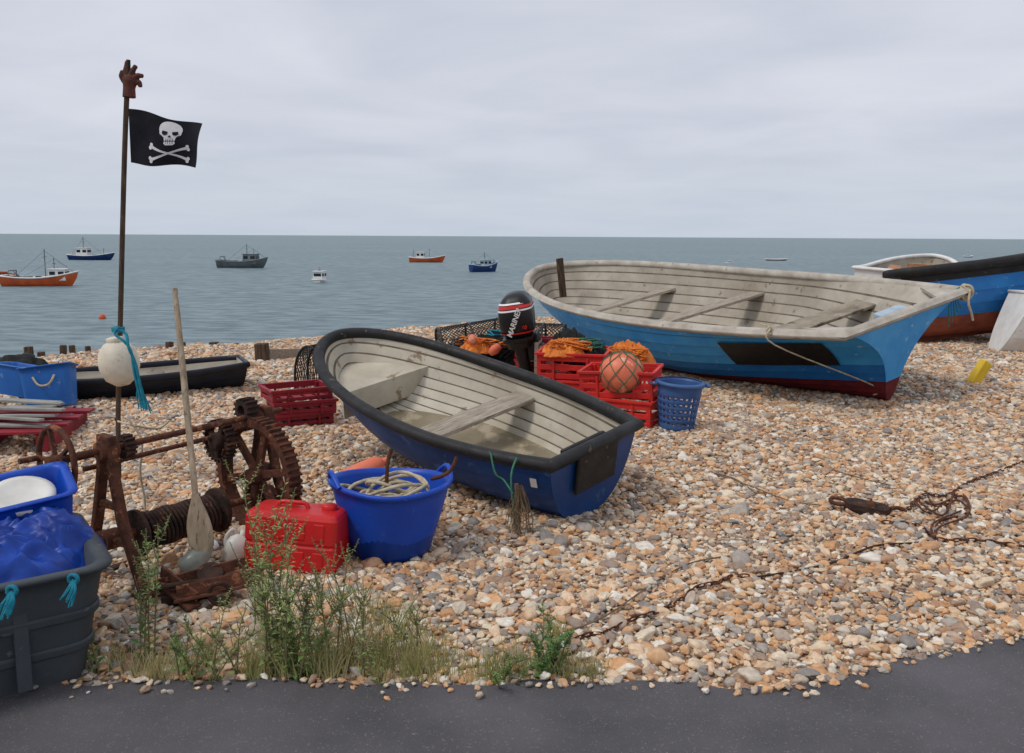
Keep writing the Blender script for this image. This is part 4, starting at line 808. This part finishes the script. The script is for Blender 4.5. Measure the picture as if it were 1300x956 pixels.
for k in range(8):
    a=PI*k/4
    for tw in (1,-1): mb.tube([(rn*math.sin(q)*math.cos(a+tw*q*.8),rn*math.sin(q)*math.sin(a+tw*q*.8),rn*math.cos(q)*.97) for q in np.linspace(.1,PI-.1,20)],.004,4)
mb.build('netting',m_green,t)
cloth('orange_oilskin','orange oilskin bundle in the crate left of the ball buoy','oilskin',(.50,8.42,.58),(.22,.18,.06),5,m_orange,fold=.8,octs=5)
cloth('orange_oilskin','orange oilskin bundle behind the ball buoy','oilskin',W(796,455,8.6),(.28,.2,.08),8,m_orange,fold=.8,octs=5)
cloth('orange_oilskin','orange oilskin in front of the black netted pot near the outboard motor','oilskin',W(604,443,9.6),(.20,.16,.06),12,m_orange,fold=.8,octs=5)
cloth('dark_net_heap','heap of dark net lying between the outboard motor and the orange oilskins','net',W(722,448,9.2),(.26,.22,.13),15,m_net,fold=.8)
cloth('dark_net_heap','dark net bundle under the orange oilskins in the red crate','net',W(752,462,8.5),(.24,.2,.10),18,m_net,fold=.8)
cloth('dark_net_heap','heap of dark net left of the outboard motor','net',W(628,452,9.9),(.42,.25,.14),21,m_net,fold=.8)
def tangle(name,label,cat,c0,mat,cnt,r,sx_,sy_,sz_):
    mb=MB(); c0=Vector(c0)
    for k in range(cnt): mb.tube(catmull([c0+Vector((random.uniform(-sx_,sx_),random.uniform(-sy_,sy_),random.uniform(-sz_,sz_))) for _ in range(6)],5),r,5)
    tag(mb.build(name,mat,org=c0),label,cat)
tangle('tangled_green_rope','tangled green rope over the crate of orange oilskins','rope',(.66,8.5,.64),m_green,7,.006,.26,.15,.05)
tangle('tangled_rope','tangled orange rope over the crate left of the ball buoy','rope',(.56,8.40,.64),m_orange,16,.007,.22,.12,.06)
tangle('tangled_rope','tangled orange rope heaped behind the ball buoy','rope',W(796,448,8.5),m_orange,16,.007,.22,.12,.06)
tangle('tangled_rope','tangled red rope right of the outboard motor','rope',W(700,440,9.2),m_stripe,10,.008,.3,.15,.08)
tangle('tangled_rope','tangled dark rope left of the outboard motor','rope',W(622,440,9.7),m_net,22,.008,.42,.15,.10)
tangle('tangled_rope','tangled yellow orange rope left of the outboard motor','rope',W(615,436,9.6),m_orange,7,.008,.32,.12,.07)
tangle('tangled_rope','tangled teal rope over the black netted pots','rope',W(640,424,9.8),m_teal,3,.007,.25,.1,.05)
for k,(px,py,Y,lb) in enumerate(((600,432,9.5,'small orange float leftmost in the net heap by the outboard motor'),(628,444,9.4,'small orange float nearest the outboard motor in the net heap'),(735,440,8.9,'small orange float on the dark net right of the outboard motor'))):
    mb=MB(); mb.lathe([(.012,-.075),(.04,-.065),(.055,0),(.04,.065),(.012,.075)],16,(0,0,0),(.9,.3*k,.7*k)); o=mb.build('net_float',m_coral); o.location=W(px,py,Y); tag(o,lb,'float')
q=GP(862,549); bk=thing('perforated_basket',Vector((q.x,q.y+.14,q.z+.0)),(R(2),R(3),0),'blue perforated plastic basket between red crates and the large boat','basket')
mb=MB(); n=44; rows=15; r0_,r1_,hh=.15,.2,.42; vs=[]
for j in range(rows+1):
    for i in range(n): a=2*PI*i/n; rr=r0_+(r1_-r0_)*j/rows; vs.append((rr*math.cos(a),rr*math.sin(a),hh*j/rows))
fs=[]
for j in range(rows):
    for i in range(n):
        if j in (2,4,6,8,10) and i%2==0: continue
        fs.append((j*n+i,j*n+(i+1)%n,(j+1)*n+(i+1)%n,(j+1)*n+i))
mb.add(vs,fs,0,True); mb.add(vs[:n],[tuple(range(n))]); mb.build('basket_wall',m_bluebask,bk,solid=.006)
mb=MB(); mb.lathe([(r1_-.01,hh-.02),(r1_+.018,hh-.02),(r1_+.02,hh+.006),(r1_-.01,hh+.01)],40,c0=False,c1=False); mb.build('rim',m_bluebask,bk)
for sg in (1,-1):
    mb=MB(); mb.tube(catmull([(sg*(r1_+.01),-.07,hh-.01),(sg*(r1_+.05),-.05,hh-.02),(sg*(r1_+.05),.05,hh-.02),(sg*(r1_+.01),.07,hh-.01)],4),.01,7); mb.build('handle',m_bluebask,bk)
# lobster pots
def pot(name,label,loc,rz,w,d,h,arch=True,ry=0):
    t=thing(name,loc,(0,ry,rz),label,'lobster pot')
    def sec(x,k=12): return [(x,d/2*math.cos(a),h*.35+h*.65*math.sin(a)) for a in np.linspace(0,PI,k)]
    mb=MB()
    if arch:
        for x in (-w/2,0,w/2): mb.tube([(x,d/2,0)]+sec(x)+[(x,-d/2,0)],.014,6)
    else:
        for x in (-w/2,w/2): mb.tube([(x,d/2,0),(x,d/2,h),(x,-d/2,h),(x,-d/2,0)],.014,6)
        for y in (-d/2,d/2): mb.tube([(-w/2,y,h),(w/2,y,h)],.014,6)
    for y in (-d/2,d/2): mb.tube([(-w/2,y,.01),(w/2,y,.01)],.014,6)
    for x in (-w/2,w/2): mb.tube([(x,-d/2,.01),(x,d/2,.01)],.014,6)
    mb.build('pot_frame',m_blackp,t)
    mb=MB()
    prof=[(d/2,0.)]+([(p[1],p[2]) for p in sec(0,14)] if arch else [(d/2,h*k/5) for k in range(1,6)]+[(d/2-d*k/6,h) for k in range(1,7)]+[(-d/2,h*(1-k/5)) for k in range(1,5)])+[(-d/2,0.)]
    n=len(prof); m_=int(w/.045)
    def pp(a,i): y,z=prof[min(n-1,max(0,i))]; return Vector((-w/2+w*a/m_,y,z))
    for s_ in range(-n,m_+1):
        a=[pp(s_+i,i) for i in range(n) if 0<=s_+i<=m_]; b=[pp(s_+(n-1-i),i) for i in range(n) if 0<=s_+(n-1-i)<=m_]
        if len(a)>1: mb.tube(a,.004,4)
        if len(b)>1: mb.tube(b,.004,4)
    for x in (-w/2,w/2):
        for k in range(1,9):
            y=-d/2+d*k/9; zt=h*.35+h*.65*math.sqrt(max(0,1-(2*y/d)**2)) if arch else h; mb.tube([(x,y,0),(x,y,zt)],.0035,4)
        for k in range(1,7): z=h*k/7; yy=d/2*(math.sqrt(max(0,1-((z/h-.35)/.65)**2)) if arch and z/h>.35 else 1); mb.tube([(x,-yy,z),(x,yy,z)],.0035,4)
    mb.build('netting',m_net,t)
q=GP(402,497); pot('lobster_pot','brown black netted lobster pot standing at the bow of the dark blue dinghy',q+Vector((0,.25,0)),R(70),.5,.36,.5)
pot('lobster_pot','black netted lobster pot left of the outboard motor, topmost there',W(598,432,10.8)-Vector((0,0,.06)),R(15),.78,.5,.28,True,R(-8))
pot('lobster_pot','black netted pot beneath the topmost one near the outboard motor',W(612,452,10.6)-Vector((0,0,.1)),R(5),.7,.45,.22,False)
pot('lobster_pot','black netted lobster pot just right of the outboard motor',W(690,434,10.2)-Vector((0,0,.1)),R(-10),.5,.4,.32,True)
# ------------------------------------------------------------------ outboard motor
Yo=8.9; oc=W(659,420,Yo); om=thing('outboard_motor',oc,(R(6),R(-9),R(-8)),'black outboard motor with red and white stripes standing behind the dinghy','outboard motor')
mb=MB(); L=[]
for z,wx,wy,dx in ((-.04,.28,.32,0),(.0,.32,.38,0),(.04,.345,.42,0),(.14,.36,.45,0),(.24,.35,.44,.008),(.31,.32,.40,.015),(.36,.26,.33,.02),(.395,.18,.23,.025),(.41,.07,.10,.03)): L.append(rrect(wx,wy,min(wx,wy)*.36,z,6,dx,0))
mb.loft(L,sm=True); mb.build('cowling',m_blackp,om)
mb=MB(); mb.loft([rrect(.25,.28,.07,-.16,4),rrect(.30,.34,.07,-.09,4),rrect(.33,.42,.08,-.075,4),rrect(.33,.42,.08,-.045,4)],sm=True); mb.build('lower_cowling',m_blackp,om)
for k,(z,hh,mt,wx,wy,tp) in enumerate(((.318,.016,m_white,.318,.398,.02),(.285,.034,m_stripe,.336,.424,.02),(.25,.016,m_white,.348,.438,.008),(.012,.016,m_stripe,.334,.402,-.01))):
    mb=MB(); s0=.008; mb.loft([rrect(wx+s0,wy+s0,.12,z-hh/2,6,.01 if z>.2 else 0),rrect(wx+s0-tp,wy+s0-tp*1.2,.12,z+hh/2,6,.012 if z>.2 else 0)],False,False,0,True); mb.build('stripe',mt,om)
text('lettering','MARINER',.075,m_white,om,Matrix.Translation((.0,-.2285,.13))@Euler((PI/2,R(-62),0)).to_matrix().to_4x4(),.15)
text('lettering','60',.05,m_stripe,om,Matrix.Translation((.09,-.2285,.07))@Euler((PI/2,0,0)).to_matrix().to_4x4(),.2)
mb=MB(); mb.loft([rrect(.15,.2,.05,-.16,4),rrect(.12,.17,.05,-.34,4),rrect(.1,.16,.04,-.62,4)][::-1],sm=True); mb.build('leg_casing',m_blackp,om)
mb=MB(); mb.box((.12,0,-.2),(.1,.22,.2)); mb.box((.18,0,-.16),(.03,.28,.28)); mb.build('clamp_bracket',m_blackp,om,bevel=.01)
mb=MB(); mb.lathe([(.01,-.2),(.05,-.12),(.055,.1),(.04,.14)],16,(0,0,-.66),(0,PI/2,0)); mb.box((0,0,-.7),(.12,.015,.16)); mb.build('gear_case',m_blackp,om)
mb=MB()
for k in range(3): a=2*PI*k/3; mb.box((-.17,.06*math.cos(a),-.66+.06*math.sin(a)),(.015,.07,.1),(a,.4,0))
mb.build('propeller',m_blackp,om,bevel=.004)
st=thing('motor_stand',Vector((oc.x+.20,oc.y,0.)),(0,0,R(-8)),'wooden trestle holding the black outboard motor','stand')
mb=MB(); mb.box((.0,0,(oc.z-.12)/2+.0),(.04,.36,oc.z-.08)); mb.build('board',m_wood,st,bevel=.004)
for sg in (-1,1):
    mb=MB(); mb.beam((.02,sg*.14,oc.z-.15),(.42,sg*.22,.0),.05,.05); mb.build('leg',m_wood,st)
# ------------------------------------------------------------------ left heap
q=W(52,520,7.6); t=thing('blue_bin',Vector((q.x,7.8,.12)),(R(-12),R(-6),R(15)),'faded blue plastic bin lying open behind the grey slats','bin')
mb=MB(); lofttub(mb,.42,.34,.38,.05,.12,.015,.03); mb.build('bin_body',m_bluebin,t)
mb=MB(); mb.tube(catmull([(-.09,-.185,.28),(-.04,-.205,.2),(.04,-.205,.2),(.09,-.185,.28)],4),.01,6); mb.build('rope_handle',m_rope,t)
q=W(4,505,7.9); t=thing('blue_bin',Vector((q.x,8.2,.16)),(R(-8),R(8),R(-5)),'second blue plastic bin cut off by the left edge behind the slats','bin')
mb=MB(); lofttub(mb,.5,.4,.28,.05,.12,.015,.03); mb.build('bin_body',m_bluebin,t)
pl=thing('red_pallet',Vector((-4.2,6.95,.0)),(0,0,R(8)),'red slatted pallet under the grey slats at the left edge','pallet')
for y in (-.4,-.13,.13,.4):
    mb=MB(); mb.box((0,y,.17),(1.2,.14,.022)); mb.build('deck_board',m_redd,pl,bevel=.003)
for x in (-.5,0,.5):
    mb=MB(); mb.box((x,0,.08),(.09,.9,.14)); mb.build('bearer',m_redd,pl,bevel=.003)
for k in range(7):
    mb=MB(); mb.box((0,0,0),(1.0,.07,.02),(R(random.uniform(-6,6)),R(random.uniform(-3,3)),R(-10+random.uniform(-6,18)))); o=mb.build('grey_slat',m_lead,bevel=.003); o.location=(-4.2+random.uniform(-.1,.08),6.65+.1*k,.21+.03*(k%2)+.014*k); tag(o,'loose grey slat in the pile on the red pallet','slat','pile of loose grey slats')
q=GP(12,478); mb=MB(); mb.blob((0,0,.12),(.26,.2,.14),.4,2.5,22); o=mb.build('black_tarp',m_net); o.location=q+Vector((0,.2,-.03)); tag(o,'crumpled black tarpaulin at the left edge behind the blue bins','tarpaulin')
# ------------------------------------------------------------------ chains, block, ropes on the beach
def gpath(P,dz=.03,n=6): 
    return catmull([GP(x,y,dz+random.uniform(-.010,.008)) for x,y in P],n)
def chain(name,label,P,r=.012,cat='chain',mat=m_rust,lk=.042):
    pts=gpath(P,.028,20); mb=MB(); out=[pts[0]]; acc=0
    for a,b in zip(pts[:-1],pts[1:]):
        acc+=(b-a).length
        if acc>=lk: out.append(b); acc=0
    for i in range(len(out)-1):
        a,b=out[i],out[i+1]; t=(b-a).normalized(); s_=t.cross(Vector((0,0,1))).normalized(); up=Vector((0,0,1))
        s_=s_ if i%2 else (s_*.35+up*.9).normalized(); c_=(a+b)/2
        mb.tube([c_+t*(lk*.68*math.cos(q))+s_*(r*math.sin(q)) for q in np.linspace(0,2*PI,11)[:-1]],.0045,5,closed=True)
    return tag(mb.build(name,mat,org=pts[0]),label,cat)
chain('rusty_chain','rusty chain across the shingle in the lower middle, leading up to the right',[(722,822),(745,812),(770,810),(800,793),(835,782),(862,768),(885,752),(910,748),(930,738),(960,738)])
chain('rusty_chain','rusty chain running from the iron block up to the right edge',[(1150,655),(1172,632),(1200,635),(1230,618),(1270,602),(1310,585)])
chain('rusty_chain','rusty chain running below the iron block to the right',[(1120,668),(1165,672),(1190,690),(1235,690),(1275,696),(1320,702)])
mb=MB(); mb.tube(gpath([(960,738),(1010,728),(1060,718),(1110,700),(1160,694),(1188,690)],.024),.006,6); tag(mb.build('wire_cable',m_rustd,org=GP(960,738)),'thin rusty cable linking the two chains on the shingle','cable')
mb=MB(); mb.tube(gpath([(590,800),(680,812),(760,795),(830,745),(880,720),(940,708)],.024),.004,5); tag(mb.build('wire_cable',m_ropeb,org=GP(590,800)),'thin brown line curving over pebbles from the weeds to the right','cable')
mb=MB(); mb.tube(gpath([(905,605),(950,622),(1000,640),(1040,645)],.03),.004,5); mb.tube(gpath([(880,600),(930,612),(960,632)],.03),.004,5); mb.tube(gpath([(1000,572),(1060,600),(1130,622)],.026),.004,5); tag(mb.build('dry_stalks',m_ropeb,org=GP(905,605)),'dry brown stalks lying on the shingle below the large boat','stalks')
q=GP(1100,652,.035); t=thing('pulley_block',q,(R(6),R(4),R(-28)),'rusty iron and wood pulley block lying on the shingle at the right','pulley block')
mb=MB(); mb.loft([rrect(.26,.12,.055,-.03,4),rrect(.28,.13,.06,0,4),rrect(.26,.12,.055,.03,4)]); mb.build('cheek_plates',m_rustd,t,bevel=.005)
mb=MB(); mb.tube([(-.17+.05*math.cos(a),.05*math.sin(a),.01) for a in np.linspace(0,2*PI,17)[:-1]],.013,7,closed=True); mb.tube(catmull([(.13,.02,.02),(.18,.06,.02),(.25,.03,.01),(.24,-.04,0),(.18,-.05,0)],4),.013,7); mb.build('shackle',m_rust,t)
mb=MB(); mb.lathe([(.02,-.04),(.03,-.038),(.03,.045),(.01,.05)],12,(.02,0,0)); mb.build('bolt',m_rust,t)
mb=MB(); mb.box((.30,-.04,.0),(.22,.06,.03),(0,0,-.2)); mb.build('wood_piece',m_wood,t,bevel=.006)
mb=MB()
for k in range(4):
    P=[(1172+random.uniform(-14,10),636+random.uniform(-8,8)),(1190+random.uniform(-10,10),650+random.uniform(-12,12)),(1218+random.uniform(-8,8),632+random.uniform(-14,14)),(1222+random.uniform(-8,8),655+random.uniform(-8,8)),(1196+random.uniform(-12,8),672+random.uniform(-8,6)),(1185,690)]
    mb.tube(gpath(P,.03),.006,6)
tag(mb.build('rope_tangle',m_rust,org=GP(1190,655)),'dark rusty wire tangle right of the pulley block','wire')
# ------------------------------------------------------------------ plants
def weed(px,py,h,label,stems=6,spread=.12,leaf=.05,nl=26,lm=m_leaf,seed=0,group=None,upright=.8,wd=.2):
    rnd=random.Random(seed*13+int(px)); q=GP(px,py,-.01); t=thing('weed_plant',q,(0,0,0),label,'plant',group)
    ms=MB(); ml=MB()
    for s_ in range(stems):
        a=rnd.uniform(0,6.28); H_=h*rnd.uniform(.55,1.0); sp=spread*rnd.uniform(.3,1.3); x0=Vector((rnd.uniform(-.05,.05),rnd.uniform(-.04,.04),0))
        P=catmull([x0,x0+Vector((math.cos(a)*sp*.25,math.sin(a)*sp*.25,H_*.4)),x0+Vector((math.cos(a)*sp*.6,math.sin(a)*sp*.6,H_*.75)),x0+Vector((math.cos(a)*sp*1.1+rnd.uniform(-.03,.03),math.sin(a)*sp,H_))],5)
        n=len(P); ms.tube(P,[.0038*(1-i/n*.75) for i in range(n)],5)
        br=[(P,1.)]
        for k in range(7):
            i0=rnd.randint(4,n-3); b=P[i0]; aa=rnd.uniform(0,6.28); L_=H_*.28*(1-i0/n*.6); Q=[b,b+Vector((math.cos(aa)*L_*.4,math.sin(aa)*L_*.4,L_*.5)),b+Vector((math.cos(aa)*L_*.6,math.sin(aa)*L_*.6,L_))]
            Q=catmull(Q,3); ms.tube(Q,.0015,4); br.append((Q,.45))
        for Q,k_ in br:
            cnt=int(nl*(1 if k_==1. else .6)); m_=len(Q)
            for k in range(cnt):
                f=(k+rnd.random())/cnt; f=.06+.94*f; i=min(m_-2,int(f*(m_-1))); p=Q[i].lerp(Q[i+1],f*(m_-1)-i); aa=k*2.4+rnd.uniform(-.5,.5); L_=leaf*k_*(1.15-.8*f)*rnd.uniform(.6,1.3)
                d=Vector((math.cos(aa),math.sin(aa),upright*rnd.uniform(.2,1.3))).normalized(); s2=d.cross(Vector((0,0,1))).normalized(); w2=L_*wd; dn=Vector((0,0,-L_*.12))
                ml.add([p,p+d*L_*.45+s2*w2,p+d*L_+dn*2,p+d*L_*.45-s2*w2,p+d*L_*.5+dn*.6],[(0,4,1),(1,4,2),(0,3,4),(3,2,4)])
    ms.build('stems',m_stem,t); ml.build('leaves',lm,t); return t
weed(118,850,.36,'feathery green weed just right of the dark grey tub',5,.16,.045,26,seed=1)
weed(72,868,.30,'low sprawling weed at the foot of the dark grey tub',5,.2,.05,22,seed=2)
weed(185,846,.66,'tall thin weed with reddish stem in front of the iron scrap',4,.1,.05,26,seed=3)
weed(285,866,.34,'low pale weed left of the tallest weed clump',5,.2,.04,22,m_leaf2,4)
weed(352,862,.88,'tallest pale green weed rising in front of the red fuel tank',6,.10,.055,38,m_leaf2,5)
weed(385,866,.50,'dense leafy green weed at the foot of the tallest weed',9,.16,.048,34,m_leaf,6)
weed(410,858,.62,'slender seeding weed right of the tallest weed',5,.14,.035,34,m_leaf2,7)
weed(440,846,.54,'pale seeding weed directly below the blue flexible tub',4,.14,.035,30,m_leaf2,17)
weed(470,868,.44,'thin wispy weed at the path edge below the blue flexible tub',4,.16,.035,24,m_leaf2,8)
weed(525,830,.36,'small wispy weed right of the blue flexible tub',3,.12,.03,20,m_leaf2,9)
weed(238,868,.28,'low green weed between the iron scrap and the path edge',5,.18,.04,22,m_leaf,10)
weed(700,862,.24,'small bushy bright green weed at the path edge, farthest right',9,.15,.040,30,MAT('bright_weed_leaf',(96,138,66),(72,112,52),sc=9,rough=.6),12,wd=.26)
weed(640,872,.16,'tiny weed left of the bushy bright green one',5,.12,.035,18,m_leaf,13)
weed(320,800,.46,'wispy weed growing between iron scrap and fuel tank',3,.1,.035,22,m_leaf2,14)
gm=MB(); rnd=random.Random(3)
cl_=[(rnd.gauss(430,150),868-abs(rnd.gauss(0,22)),rnd.uniform(5,20)) for _ in range(34)]
for k in range(2500):
    cx_,cy_,cs=rnd.choice(cl_); px=rnd.gauss(cx_,cs); py=min(870,cy_+rnd.gauss(0,7))
    if px<20 or px>800: continue
    p=G(px,py,0.); 
    if p.y<3.1: p.y=3.1+rnd.random()*.05
    z=gz1(p.x,p.y); L_=rnd.uniform(.04,.20)*(1.1-abs(px-420)/700); a=rnd.uniform(0,6.28); bx=math.cos(a)*L_*rnd.uniform(.1,.9); by=math.sin(a)*L_*rnd.uniform(.1,.6); w2=.0016
    c_=Vector((p.x,p.y,z)); gm.add([c_+Vector((-w2,0,0)),c_+Vector((w2,0,0)),c_+Vector((bx*.4+w2*.7,by*.4,L_*.6)),c_+Vector((bx*.4-w2*.7,by*.4,L_*.6)),c_+Vector((bx,by,L_))],[(0,1,2,3),(3,2,4)])
tag(gm.build('verge_grass',m_dry),'dry and green grass along the path edge','grass',kind='stuff')
